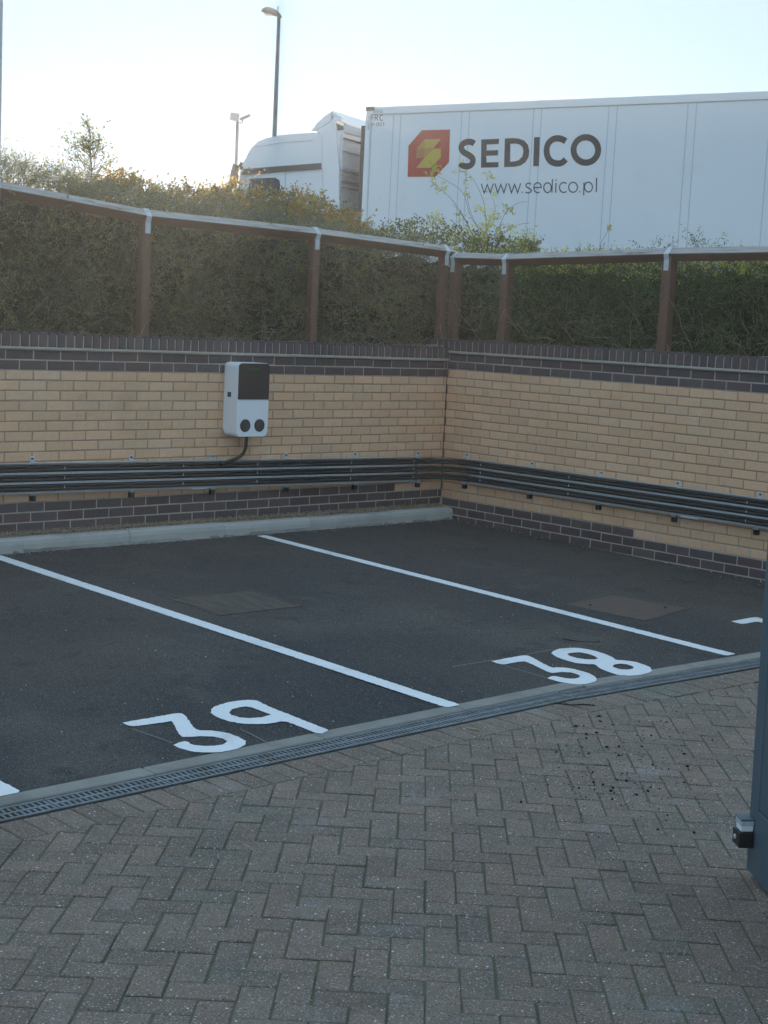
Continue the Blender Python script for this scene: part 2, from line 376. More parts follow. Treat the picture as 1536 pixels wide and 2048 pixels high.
def proj(P):
    d = Vector(P)-CAM; z = d.dot(fw); return 768+F_PX*d.dot(rt)/z, 1024-F_PX*d.dot(up)/z, z
cells = []
for i in range(-45, 46):
    for j in range(-30, 31):
        for kind, (ox, oy) in ((0, (.5, 1.)), (1, (2., .5))):
            cx, cy = (i+2*j+ox)*.1, (i-2*j+oy)*.1
            p = ORG+e1*cx+e2*cy
            if p.x < -10 or p.x > -.12 or p.y > -5.1 or p.y < -8.8: continue
            hw, hh = ((.05, .1) if kind == 0 else (.1, .05)); hw -= G_; hh -= G_
            q = [p+e1*a*hw+e2*b*hh for a, b in ((-1, -1), (1, -1), (1, 1), (-1, 1))]
            lim = -5.218+bend(p.x)
            P2 = clip([(a.x, a.y) for a in q], 0, 1, lim)
            if len(P2) < 3 or area(P2) < .0012: continue
            X, Y, Z = proj((p.x, p.y, pz(p.x, p.y)))
            vis = Z > 0 and -60 < X < 1596 and Y < 2110
            cells.append((0 if vis else 1, Z, kind, p, P2, all(a.y <= lim for a in q)))
cells.sort(key=lambda c: (c[0], c[1]))
nind = 0; rest = bmesh.new()
for c in cells:
    vis, Z, kind, p, P2, whole = c; zq = pz(p.x, p.y)
    sx_, sy_ = (pz(p.x+.1, p.y)-zq)*10, (zq-pz(p.x, p.y-.1))*10; ga, gb_ = e1.x*sx_+e1.y*sy_, e2.x*sx_+e2.y*sy_
    ja = random.uniform(-.012, .012); jz = random.uniform(-.0024, .0022); tx, ty = random.uniform(-.008, .008), random.uniform(-.008, .008)
    if vis == 0 and nind < 300:
        nind += 1
        if whole: link('paver', std[2*random.randrange(3)+kind], None, pav, (p.x+random.uniform(-.0018, .0018), p.y+random.uniform(-.0018, .0018), zq+jz), (tx+gb_, ty-ga, TH+ja*1.3))
        else:
            bm = paver_mesh([(a-p.x, b-p.y) for a, b in P2]); bm_obj('paver', bm, MT['paver'], pav, (p.x, p.y, zq+jz), (sy_, -sx_, 0)).data.materials.append(MT['mossy'])
    elif abs(p.x+5) < 5 and Z < 9.5:
        b2 = paver_mesh([(a-p.x, b-p.y) for a, b in P2]); mx = Matrix.Translation((p.x, p.y, zq+jz)) @ Matrix.Rotation(sy_, 4, 'X') @ Matrix.Rotation(-sx_, 4, 'Y') @ Matrix.Rotation(ja, 4, 'Z') @ Matrix.Rotation(tx, 4, 'X')
        bmesh.ops.transform(b2, matrix=mx, verts=b2.verts)
        mp = {v: rest.verts.new(v.co) for v in b2.verts}
        for f in b2.faces: rest.faces.new([mp[v] for v in f.verts]).material_index = f.material_index
        b2.free()
tag(bm_obj('paver_field', rest, MT['paver'], pav), kind='stuff').data.materials.append(MT['mossy'])
x = -9.0; bmr = None
while x < -.16:
    xx = x+.05
    bm = paver_mesh([(-.05+G_, -.1+G_), (.05-G_, -.1+G_), (.05-G_, .1-G_), (-.05+G_, .1-G_)])
    MT['_'] = bm_obj('border_paver', bm, MT['paver'], pav, (xx, -5.113+bend(xx), pz(xx, -5.113)+random.uniform(-.0015, .0015)), (random.uniform(-.01, .01), random.uniform(-.01, .01), random.uniform(-.015, .015)+(0 if xx < -4.1 else -.075))); MT['_'].data.materials.append(MT['mossy'])
    x += .1012

# ------------------------------------------------------------------ painted lines and numbers
def strip(name, a, b, w, label, group=None):
    a = Vector(a[:2]); b = Vector(b[:2]); d = (b-a).normalized(); n = Vector((-d.y, d.x)); bm = bmesh.new(); N = 300; rows = []
    for i in range(N+1):
        p = a+(b-a)*i/N; j1, j2 = random.gauss(0, .0019), random.gauss(0, .0019)
        ww = w/2*(.75 if i in (0, N) else 1)
        rows.append([bm.verts.new((q.x, q.y, gz(q.y)+.005)) for q in (p+n*(ww+j1), p-n*(ww+j2))])
    for r, s in zip(rows, rows[1:]): bm.faces.new((r[0], r[1], s[1], s[0]))
    o = bm_obj(name, bm, MT['paint']); return tag(o, label, 'road line', group)
gA0, gA1 = ground(522, 1072), ground(1463, 1311); gB0, gB1 = ground(60, 1136), ground(908, 1414); gC = ground(44, 1586)
strip('bay_line', gA0, gA1, .1, 'white painted bay line on the far side of the number 38', 'white bay lines')
dB = (gB1-gB0).normalized(); strip('bay_line', gB1-dB*4.55, gB1, .1, 'white painted bay line between the numbers 39 and 38', 'white bay lines')
strip('bay_line', gC-dB*4.5+Vector((-.045, 0, 0)), gC+Vector((-.055, 0, 0)), .11, 'white painted bay line end at the left edge beside the drain', 'white bay lines')
def z39(l): return [(220+x/3.072, 1370+y/3.072) for x, y in l]
def z38(l): return [(960+x/4.151, 1280+y/4.151) for x, y in l]
def smooth(l, keep=62):      # round gentle corners, keep sharp ones
    out_ = []; n = len(l)
    for i in range(n):
        a, b, c = Vector(l[i-1]), Vector(l[i]), Vector(l[(i+1) % n])
        ang = math.degrees((b-a).angle(c-b))
        if ang > keep: out_.append(tuple(b))
        else: out_ += [tuple(b+(a-b)*.25), tuple(b*.875+a*.0625+c*.0625), tuple(b+(c-b)*.25)]
    return out_
N3a = z39([(75,238),(400,180),(440,180),(460,190),(525,283),(620,285),(720,300),(790,325),(835,350),(830,375),(780,400),(690,418),(600,422),(500,415),(430,395),(388,375),(410,365),(450,352),(480,355),(500,372),(560,380),(640,380),(700,370),(718,350),(690,335),(640,323),(570,320),(500,325),(440,325),(420,300),(380,228),(130,263)])
N9 = [z39([(870,98),(900,100),(1000,148),(1340,280),(1335,292),(1300,305),(1270,303),(1075,225),(980,243),(880,247),(780,240),(700,220),(640,195),(617,175),(620,155),(660,130),(740,108),(830,97)]),
      z39([(850,136),(990,188),(930,205),(860,210),(790,205),(745,190),(732,175),(750,155),(790,143)])]
N3b = z38([(92,182),(350,135),(400,135),(430,150),(595,238),(640,232),(740,240),(850,265),(930,295),(968,325),(962,350),(900,370),(820,377),(740,370),(640,350),(560,325),(585,310),(620,305),(660,315),(720,325),(780,328),(825,318),(830,305),(800,288),(740,275),(680,273),(600,282),(555,270),(375,178),(190,212),(140,200)])
N8 = [z38([(740,72),(820,72),(920,88),(1030,118),(1100,150),(1130,172),(1190,175),(1280,185),(1360,210),(1415,235),(1430,260),(1400,280),(1330,297),(1240,305),(1150,298),(1060,270),(990,240),(955,208),(880,207),(790,198),(700,172),(630,145),(592,115),(610,95),(660,78)]),
      z38([(760,112),(830,108),(900,122),(960,145),(980,160),(950,168),(880,168),(800,155),(740,138),(725,122)]),
      z38([(1110,210),(1160,203),(1230,212),(1280,230),(1270,245),(1220,253),(1150,248),(1100,228)])]
def numeral(name, loops, parent, off=(0, 0)):
    W = []
    for lp in loops:
        Q = [ground(*p) for p in smooth(lp)]; D_ = []
        for a_, b_ in zip(Q, Q[1:]+Q[:1]):
            k_ = max(1, int((b_-a_).length/.014))
            for i_ in range(k_): c_ = a_+(b_-a_)*i_/k_; D_.append((c_.x+off[0]+random.gauss(0, .0016), c_.y+off[1]+random.gauss(0, .0016)))
        W.append(D_)
    bm = bmesh.new(); sheet(bm, W, lambda a, b: (a, b, gz(b)+.005))
    return bm_obj(name, bm, MT['paint'], parent)
n39 = empty('bay_number', label='white painted number 39 on the asphalt beside the drain', cat='painted number', group='painted bay numbers')
numeral('digit', [N3a], n39); numeral('digit', N9, n39)
n38 = empty('bay_number', label='white painted number 38 between two bay lines near the drain', cat='painted number', group='painted bay numbers')
numeral('digit', [N3b], n38); numeral('digit', N8, n38)
g1, g2 = ground(*N3b[0]), ground(1462, 1244)
n37 = empty('bay_number', label='white painted digit half hidden behind the grey gate at the right edge', cat='painted number', group='painted bay numbers')
numeral('digit', [N3b], n37, (g2.x-g1.x, g2.y-g1.y))
# chalk setting-out lines beside the digits
MT['chalk'] = mat('chalk', (.26, .255, .24), rough=.9)
for k_, (a, b) in enumerate((((905,1335),(985,1322)),((1050,1311),(1105,1301)),((1010,1334),(1095,1358)),((265,1460),(345,1488)),((480,1460),(540,1490)))):
    p, q = ground(*a), ground(*b); d = (q-p).normalized(); n = Vector((-d.y, d.x, 0))*.003; bm = bmesh.new()
    bm.faces.new([bm.verts.new((v.x, v.y, gz(v.y)+.006)) for v in (p+n, p-n, q-n, q+n)])
    lab = ('faint chalk line leading to the left tip of number 38', 'short chalk line behind the 8 of number 38', 'faint chalk line running under the diagonal of number 38', 'faint chalk line below the flat top of number 39', 'faint chalk line between the 3 and the 9')[k_]
    tag(bm_obj('chalk_line', bm, MT['chalk']), lab, 'chalk mark', 'chalk lines by the painted numbers')
# covers
def cover(px, m, label, proud):
    P = [ground(*p) for p in px]; c = sum((Vector(p) for p in P), Vector())/4
    root = empty('manhole_cover', c, label=label, cat='manhole cover', group='square covers in the asphalt')
    bm = bmesh.new(); ins = [(p-c)*.918 for p in P]
    prism(bm, [(p.x, p.y) for p in ins], (-.03, .004), lambda a, b, z: (a, b, z+gz(c.y+b)-c.z)); bm_obj('lid', bm, m, root)
    bm = bmesh.new(); o = [(p-c) for p in P]; oi = [(p-c)*.945 for p in P]
    for i in range(4):
        j = (i+1) % 4; prism(bm, [(o[i].x, o[i].y), (o[j].x, o[j].y), (oi[j].x, oi[j].y), (oi[i].x, oi[i].y)], (-.03, .006), lambda a, b, z: (a, b, z+gz(c.y+b)-c.z))
    bm_obj('frame', bm, m, root)
    for s in ((.6, -.6) if proud else ()):
        q = (P[0]-c)*s; bx('key_slot', (-.03, -.008, 0), (.03, .008, .0015), MT['channel'], root, loc=(q.x, q.y, gz(c.y+q.y)-c.z+.0045), rot=(0, 0, .7))
cover([(336,1197),(440,1232),(605,1213),(500,1180)], MT['recess'], 'square recessed cover with streaky infill in the asphalt between the middle and far bay lines', 0)
cover([(1130,1210),(1290,1243),(1383,1217),(1220,1188)], MT['cover'], 'square rusty brown iron cover beyond the far bay line', 1)

# ------------------------------------------------------------------ kerb and gravel at the left wall
kerb = tag(bx('kerb', (-12, -.168, -.1), (-.002, -.092, -.02), MT['kerb']), kind='structure')
def kmesh(L):
    bm = bmesh.new(); prof = [(-.175, -.1), (-.175, .055), (-.168, .084), (-.150, .099), (-.088, .102), (-.088, -.1)]
    xs_ = np.linspace(.002, L-.002, 9); rings = []
    for x in xs_: rings.append([bm.verts.new((x, a+random.uniform(-.0015, .0015), b+random.uniform(-.001, .001))) for a, b in prof])
    for r, s in zip(rings, rings[1:]):
        for k in range(6): bm.faces.new((r[k], r[(k+1) % 6], s[(k+1) % 6], s[k]))
    bm.faces.new(rings[0]); bm.faces.new(rings[-1][::-1]); return bm
xj = [-.0, -.794, -1.733, -2.647, -3.556, -4.468, -5.38, -6.29, -7.2]
for a, b in zip(xj[1:], xj):
    bm_obj('kerb_stone', kmesh(b-a), MT['kerb'], kerb, (a, random.uniform(-.002, .002), random.uniform(-.003, .003)+.003))
# haunching: the ragged mortar foot of the kerb
bm = bmesh.new(); prev = None
for i in range(160):
    x = -6.4+i*.04; wd = max(0, .012*math.sin(x*3.1)+.010*math.sin(x*11)+random.uniform(-.006, .010)+.006)
    r = [bm.verts.new((x, -.174, .022)), bm.verts.new((x, -.176-wd, gz(-.18)-.004+.006*(wd > .004)))]
    if prev: bm.faces.new((prev[0], prev[1], r[1], r[0]))
    prev = r
tag(bm_obj('kerb_haunching', bm, MT['edging'], kerb), kind='stuff')
tag(bx('gravel_bed', (-12, -.086, -.1), (-.003, -.006, .100), MT['ground']), kind='structure')
def scatter(name, n, fn, size, m, label=None, cat=None, parent=None, flat=.6):
    V = []; Fc = []; base = np.array([(1,0,0),(-1,0,0),(0,1,0),(0,-1,0),(0,0,1),(0,0,-1)], float)
    tri = [(0,2,4),(2,1,4),(1,3,4),(3,0,4),(2,0,5),(1,2,5),(3,1,5),(0,3,5)]
    for i in range(n):
        p = np.array(fn()); s = size*(rng.uniform(.5, 1.6) if 'dark' not in name else rng.uniform(.35, 1)+1.9*rng.uniform(0, 1)**6); a = rng.uniform(0, 6.28); c_, s_ = math.cos(a), math.sin(a)
        q = base*np.array([s*rng.uniform(.7, 1.4), s*rng.uniform(.5, 1), s*flat])+rng.uniform(-.2, .2, (6, 3))*s
        q = np.stack([q[:, 0]*c_-q[:, 1]*s_, q[:, 0]*s_+q[:, 1]*c_, q[:, 2]], 1)+p
        k = len(V)*6; V.append(q); Fc += [(a_+k, b_+k, c2+k) for a_, b_, c2 in tri]
    o = np_obj(name, np.concatenate(V), Fc, m, parent, 3); return tag(o, label, cat, kind='stuff')
scatter('gravel', 7000, lambda: (lambda yy: (rng.uniform(-6.5, -.02), yy, .101+(yy+.088)*.34+rng.uniform(0, .006)))(rng.uniform(-.088, -.004)), .0062, MT['gravel'],
        'brown gravel filling the narrow strip between kerb and left wall', 'gravel')

# ------------------------------------------------------------------ brick walls
def brick_meshes(m, L=.215, H=.065, D=.10, n=4, ch=.0028):
    res = []
    for _ in range(n):
        bm = bmesh.new(); x0, x1, z0, z1 = -L/2, L/2, -H, 0
        def q(ins, y, j):
            return [bm.verts.new((x+random.uniform(-j, j), y+random.uniform(-j, j)*.7, z+random.uniform(-j, j))) for x, z in ((x0+ins, z0+ins), (x1-ins, z0+ins), (x1-ins, z1-ins), (x0+ins, z1-ins))]
        a, b, c = q(0, D, 0), q(0, ch, .0012), q(ch, 0, .0012)
        for r, s in ((a, b), (b, c)):
            for i in range(4): bm.faces.new((r[i], r[(i+1) % 4], s[(i+1) % 4], s[i]))
        bm.faces.new(c); bm.faces.new(a[::-1]); bmesh.ops.recalc_face_normals(bm, faces=bm.faces)
        me = bpy.data.meshes.new('brick'); bm.to_mesh(me); bm.free(); me.materials.append(m); res.append(me)
    return res
BY, BB = brick_meshes(MT['brick']), brick_meshes(MT['blue'])
BC = brick_meshes(MT['blue'], .065, .103, .212, 4, .004)
def merge_mesh(bm, me, mx):
    vs = [bm.verts.new(mx @ v.co) for v in me.vertices]
    for p in me.polygons: bm.faces.new([vs[i] for i in p.vertices])
def wall(rotz, sgn, zt, ph, nrows, limit, length, blue_from, label, zcut, group=None, holes=()):
    """sgn: +1 the wall runs along local +x from the corner, -1 along -x; front face looks to local -y"""
    root = empty('brick_wall', (0, 0, 0), (0, 0, rotz), label=label, cat='wall', group='brick retaining walls')
    far = {'brick': bmesh.new(), 'engineering_brick': bmesh.new(), 'coping_brick': bmesh.new()}
    def put(name, me, s, z, y, scx=1., lim=limit):
        X = sgn*s; rx = random.uniform(-.006, .006)
        if s < lim:
            o = link(name, me, None, root, (X, y+random.uniform(-.0016, .0016), z+random.uniform(-.0008, .0008)), (rx*.5, 0, rx*.6)); o.scale = (scx, 1, 1)
        else: merge_mesh(far[name], me, Matrix.Translation((X, y, z)) @ Matrix.Diagonal((scx, 1, 1, 1)))
    rows = [('b', zt+.15, 1), ('b', zt+.075, 0)]+[('y', zt-.075*i, (i+1) % 2) for i in range(nrows)]+[('b', zt-.075*i, (i+1) % 2) for i in range(nrows, nrows+5)]
    for ri, (kd, ztop, par) in enumerate(rows):
        i = ri-2
        if ztop < zcut: break
        j0 = (ph+par*.1125) % .225
        edges = [.004]+[j0+.225*k for k in range(0, 60) if j0+.225*k > .012]
        for a, b in zip(edges, edges[1:]):
            if b > length: break
            c = (a+b)/2; wdt = b-a-.010
            if wdt < .012: continue
            k2 = kd
            if kd == 'y' and i >= blue_from[0] and blue_from[1](i, c): k2 = 'b'
            if kd == 'b' and i >= nrows and blue_from[2](i, c): k2 = 'y'
            put('brick' if k2 == 'y' else 'engineering_brick', random.choice(BY if k2 == 'y' else BB), c, ztop-.005, -.004 if k2 == 'y' else -.0045, wdt/.215)
    # coping: brick on edge, slightly overhanging
    s = .038 if sgn < 0 else -.24
    while s < length:
        put('coping_brick', random.choice(BC), s, zt+.15+.022+.103, -.026, 1.); s += .0752
    for k, b in far.items():
        if len(b.verts): tag(bm_obj(k+'_run', b, MT['brick'] if k == 'brick' else MT['blue'], root), kind='stuff')
        else: b.free()
    lo, hi = (-length, 0) if sgn < 0 else (0, length)
    zb = zt-.075*nrows
    bx('mortar', (lo, .001, zb+.001), (hi, .2, zt), MT['mortar_b'], root)
    bx('mortar', (lo, -.0005, -.3), (hi, .2, zb), MT['mortar'], root)
    bx('mortar', (lo, -.0005, zt+.0005), (hi, .2, zt+.151), MT['mortar'], root)
    bx('mortar_bed', (lo-(.0 if sgn < 0 else .24), -.030, zt+.152), (hi, .195, zt+.171), MT['mortar'], root, .003)
    bx('mortar', (lo-(.0 if sgn < 0 else .24), -.018, zt+.1715), (hi, .18, zt+.262), MT['mortar'], root)
    return root
wL = wall(0, -1, 1.315, .154, 13, 4.93, 9., (12, lambda i, c: False, lambda i, c: i == 13 and c < .52), 'buff brick wall on the left carrying the white charger, with dark brick base and coping', 0.03)
wR = wall(R_(-90), 1, 1.39, .134, 16, 3.85, 9., (15, lambda i, c: False, lambda i, c: (i == 16 and c > 2.27)), 'buff brick wall on the right running from the corner to the gate, with dark brick base and coping', -.12)
bx('joint_sealant', (-.004, -.0105, .20), (.006, .002, 1.39), MT['sealant'], wL)
# small square sockets of the bracket legs are built with the tray below

# ------------------------------------------------------------------ cable tray and cables
TW = .225
tray = empty('cable_tray', (0, 0, .5), label='galvanised cable tray on brackets running along both brick walls', cat='cable tray')
def zcL(x): return .473+.0139*(-x-.5)
bm = bmesh.new(); seg = 24; prev = None
def tray_run(pts, m, name, prof):
    """sweep a (out,z) profile along pts = [(pos, outward normal)]"""
    bm = bmesh.new(); prev = None
    for p, n in pts:
        r = [bm.verts.new(Vector(p)+Vector(n)*a+Vector((0, 0, b))) for a, b in prof]
        if prev:
            for k in range(len(prof)): bm.faces.new((prev[k], prev[(k+1) % len(prof)], r[(k+1) % len(prof)], r[k]))
        else: bm.faces.new(r[::-1])
        prev = r
    bm.faces.new(prev); o = bm_obj(name, bm, m, tray); o.location = (0, 0, -.5); return o
SO = .045     # stand-off of the tray from the wall
nL, nR = (0, -1, 0), (-1, 0, 0)
h = TW/2
prof = [(0, -h), (.034, -h), (.034, -h+.003), (.003, -h+.003), (.003, h-.003), (.034, h-.003), (.034, h), (0, h)]
tray_run([((x, -SO, zcL(x)), nL) for x in (-7., -5.3, -2.9, -.42)], MT['galv'], 'tray_length', prof)
tray_run([((-SO, y, .479+.0017*(-y-.5)), nR) for y in (-.42, -2.9, -5.5)], MT['galv'], 'tray_length', prof)
for dzz in (.0355, -.0355):
    dp = [(.004, dzz-.0075), (.024, dzz-.0075), (.024, dzz+.0065), (.004, dzz+.0065)]
    tray_run([((x, -SO, zcL(x)), nL) for x in (-7., -5.3, -2.9, -.50)], MT['galv'], 'tray_divider', dp)
    tray_run([((-SO, y, .479+.0017*(-y-.5)), nR) for y in (-.50, -2.9, -5.5)], MT['galv'], 'tray_divider', dp)
for x, z in ((-2.85, zcL(-2.85)-h), (-2.55, zcL(-2.55)+h)):
    bx('splice_plate', (x-.07, -SO-.040, z-.005), (x+.07, -SO-.030, z+.005), MT['tie'], tray, loc=(0, 0, -.5))
bx('splice_plate', (-SO-.042, -2.95, .479-h-.003), (-SO-.030, -2.78, .479-h+.006), MT['tie'], tray, loc=(0, 0, -.5))
def bracket(P, axis):
    out_ = Vector(nL if axis == 'L' else nR); al = Vector((1, 0, 0)) if axis == 'L' else Vector((0, 1, 0))
    def bb(name, a, o0, o1, z0, z1, m):
        c = [P+al*s*a+out_*o+Vector((0, 0, z)) for s in (-1, 1) for o in (o0, o1) for z in (z0, z1)]
        lo = [min(q[i] for q in c) for i in range(3)]; hi = [max(q[i] for q in c) for i in range(3)]
        return bx(name, lo, hi, m, tray, .001, loc=(0, 0, -.5))
    bb('bracket', .0205, .004, .042, -h-.020, h+.004, MT['galv'])
    bb('bracket_tab', .017, .004, .010, h+.005, h+.045, MT['galv'])
    bb('bracket_tab', .019, .004, .070, h+.0005, h+.0045, MT['galv'])
    bb('bolt', .008, .010, .018, h+.020, h+.034, MT['tdark'])
    bb('end_cap', .018, .004, .043, -h-.062, -h-.022, MT['black'])
for px in (67, 265, 427, 575, 712, 838):
    p = onplane(px, 925, (0, -.03, 0), (0, 1, 0)); bracket(Vector((p.x, 0, zcL(p.x))), 'L')
for px in (930, 1061, 1201, 1355, 1522):
    p = onplane(px, 940, (-.03, 0, 0), (1, 0, 0)); bracket(Vector((0, p.y, .48)), 'R')
# cables: three pairs that bend round the corner
RC = .34
def cable_path(dz, so):
    pts = [(x, -so, zcL(x)+dz) for x in np.linspace(-7, -so-RC, 20)]
    cx, cy = -so-RC, -so-RC
    z0 = zcL(cx)+dz; z1 = .479+dz
    for k in range(1, 12):
        a = math.pi/2*(1-k/12); t = k/12
        pts.append((cx+RC*math.cos(a), cy+RC*math.sin(a), z0+(z1-z0)*t))
    pts += [(-so, y, .479+dz+.0017*(-y-.5)) for y in np.linspace(-so-RC, -5.5, 16)]
    return [(x+0, y, z+.0012*math.sin(i*1.7+dz*90)) for i, (x, y, z) in enumerate(pts)]
names = ['uppermost', 'second from the top', 'third from the top', 'fourth from the top', 'second from the bottom', 'lowest']
for i in range(6):
    band = i//2; dz = .071-.071*band+(.0125 if i % 2 == 0 else -.0125)
    bm = bmesh.new(); tube(bm, cable_path(dz, SO+.018+(0 if i % 2 == 0 else .006)), .0133, 8)
    tag(bm_obj('power_cable', bm, MT['cable'], smooth=True), f'black power cable in the tray along both walls, {names[i]} of six', 'cable', 'black cables in the tray')
bm = bmesh.new()
for px in (128, 365, 513, 700, 825, 962, 1140, 1500):
    for band in range(3):
        if px < 893: p = onplane(px, 950, (0, -.07, 0), (0, 1, 0)); z = zcL(p.x); q = (p.x, -SO-.036)
        else: p = onplane(px, 950, (-.07, 0, 0), (1, 0, 0)); z = .479; q = (-SO-.036, p.y)
        zz = z+.071-.071*band
        box(bm, (q[0]-.0025, q[1]-.0025, zz-.008), (q[0]+.0025, q[1]+.0025, zz+.012))
tag(bm_obj('cable_tie', bm, MT['tie'], tray, loc=(0, 0, -.5)), kind='stuff')

# ------------------------------------------------------------------ ribbon lettering
def ribbon(bm, pts, w, fn, closed=False):
    P = [Vector(p) for p in pts]; n = len(P); A = []
    for i in range(n):
        a = P[i-1] if (closed or i > 0) else None; c = P[(i+1) % n] if (closed or i < n-1) else None
        d1 = (P[i]-a).normalized() if a is not None else None; d2 = (c-P[i]).normalized() if c is not None else None
        d1 = d1 or d2; d2 = d2 or d1; t = (d1+d2)
        t = t.normalized() if t.length > 1e-6 else d1
        nn = Vector((-t.y, t.x)); k = w/2/max(.35, nn.dot(Vector((-d1.y, d1.x))))
        A.append((P[i]+nn*k, P[i]-nn*k))
    V = [(bm.verts.new(fn(*a)), bm.verts.new(fn(*b))) for a, b in A]
    for i in range(n if closed else n-1):
        p, q = V[i], V[(i+1) % n]; bm.faces.new((p[0], p[1], q[1], q[0]))
def curve(l, n=5):       # catmull-rom through points
    out_ = []; P = [Vector(p) for p in l]
    for i in range(len(P)-1):
        a, b, c, d = P[max(i-1, 0)], P[i], P[i+1], P[min(i+2, len(P)-1)]
        for k in range(n):
            t = k/n; out_.append(.5*((2*b)+(c-a)*t+(2*a-5*b+4*c-d)*t*t+(3*b-3*c+d-a)*t**3))
    out_.append(P[-1]); return out_
def arc(cx, cy, rx, ry, a0, a1, n=18): return [(cx+rx*math.cos(R_(a0+(a1-a0)*k/n)), cy+ry*math.sin(R_(a0+(a1-a0)*k/n))) for k in range(n+1)]

# ------------------------------------------------------------------ wall charger
ch = empty('wall_charger', (-2.45, 0, 1.1), label='white wall-mounted car charger with dark upper panel and two round sockets', cat='charger')
cz = lambda z: z-1.1
bm = bmesh.new()
def rrect(x0, x1, z0, z1, r, n=5):
    P = []
    for cx, cz_, a0 in ((x1-r, z1-r, 0), (x0+r, z1-r, 90), (x0+r, z0+r, 180), (x1-r, z0+r, 270)):
        for k in range(n+1): a = R_(a0+90*k/n); P.append((cx+r*math.cos(a), cz_+r*math.sin(a)))
    return P
X0, X1, Z0, Z1 = -.140, .180, .815-1.1, 1.412-1.1
def shell(bm, x0, x1, z0, z1, r, y0, y1, ed):
    f = prism(bm, rrect(x0, x1, z0, z1, r), (y1, y0), lambda a, b, c: (a, c, b))
    bmesh.ops.bevel(bm, geom=list(f[1].edges), offset=ed, segments=3, affect='EDGES')
shell(bm, X0, X1, Z0, Z1, .035, -.200, -.035, .008); bm_obj('housing', bm, MT['white_plastic'], ch)
bm = bmesh.new(); shell(bm, X0-.004+.015, X1-.015, Z0+.03, Z1-.004, .03, -.034, -.001, .003); bm_obj('back_plate', bm, MT['white_plastic'], ch)
bm = bmesh.new()       # dark upper panel wrapping the rounded top corners
zp = 1.117-1.1; pl = [(a, b) for a, b in rrect(X0+.004, X1-.004, Z0, Z1-.004, .034) if b > zp]
pl = [(X1-.004, zp)]+pl+[(X0+.004, zp)]
prism(bm, pl, (-.197, -.206), lambda a, b, c: (a, c, b)); bm_obj('front_panel', bm, MT['dark_panel'], ch)
for cx in (-.062, .084):
    s = bm = bmesh.new(); prism(bm, arc(cx+.010, .905-1.1, .052, .052, 0, 342, 19), (-.199, -.2035), lambda a, b, c: (a, c, b)); s = bm_obj('socket', bm, MT['black'], ch)
    bm = bmesh.new(); prism(bm, arc(cx+.010, .905-1.1, .042, .042, 0, 342, 19), (-.2036, -.2065), lambda a, b, c: (a, c, b)); bm_obj('socket_lid', bm, MT['socket'], s)
bx('side_latch', (X0-.003, -.115, 1.13-1.1), (X0+.002, -.070, 1.17-1.1), MT['socket'], ch, .001)
bm = bmesh.new(); w_ = .0048; fy = lambda d: (lambda a, b: (a, -.2066-d, b))
zl = 1.352-1.1; hh = .019; xx = -.030
# A U T E L
ribbon(bm, [(xx, zl), (xx+.0095, zl+hh), (xx+.019, zl)], w_, fy(0)); ribbon(bm, [(xx+.005, zl+.006), (xx+.014, zl+.006)], w_*.8, fy(.0004))
ribbon(bm, [(xx+.025, zl+hh), (xx+.025, zl+.006), (xx+.029, zl+.0015), (xx+.037, zl+.0015), (xx+.041, zl+.006), (xx+.041, zl+hh)], w_, fy(0))
ribbon(bm, [(xx+.046, zl+hh-.002), (xx+.064, zl+hh-.002)], w_, fy(0)); ribbon(bm, [(xx+.055, zl+hh-.003), (xx+.055, zl)], w_, fy(.0004))
ribbon(bm, [(xx+.083, zl+hh-.002), (xx+.069, zl+hh-.002), (xx+.069, zl+.002), (xx+.083, zl+.002)], w_, fy(0)); ribbon(bm, [(xx+.069, zl+hh/2), (xx+.081, zl+hh/2)], w_*.8, fy(.0004))
ribbon(bm, [(xx+.089, zl+hh), (xx+.089, zl+.002), (xx+.102, zl+.002)], w_, fy(0))
bm_obj('lettering', bm, MT['green'], ch)
bm = bmesh.new(); pts = curve([(-2.405, -.085, .83), (-2.405, -.085, .76), (-2.43, -.09, .69), (-2.52, -.105, .640), (-2.66, -.105, .612), (-2.80, -.10, .598)] and
    [(-2.40, .83), (-2.402, .76), (-2.414, .70), (-2.45, .652), (-2.52, .620), (-2.66, .588)])
tube(bm, [(p.x, -.088-.012*min(1, i/12), p.y) for i, p in enumerate(pts)], .0145, 10)
tag(bm_obj('charger_cable', bm, MT['cable'], smooth=True), 'black cable curving from the charger down into the tray', 'cable')

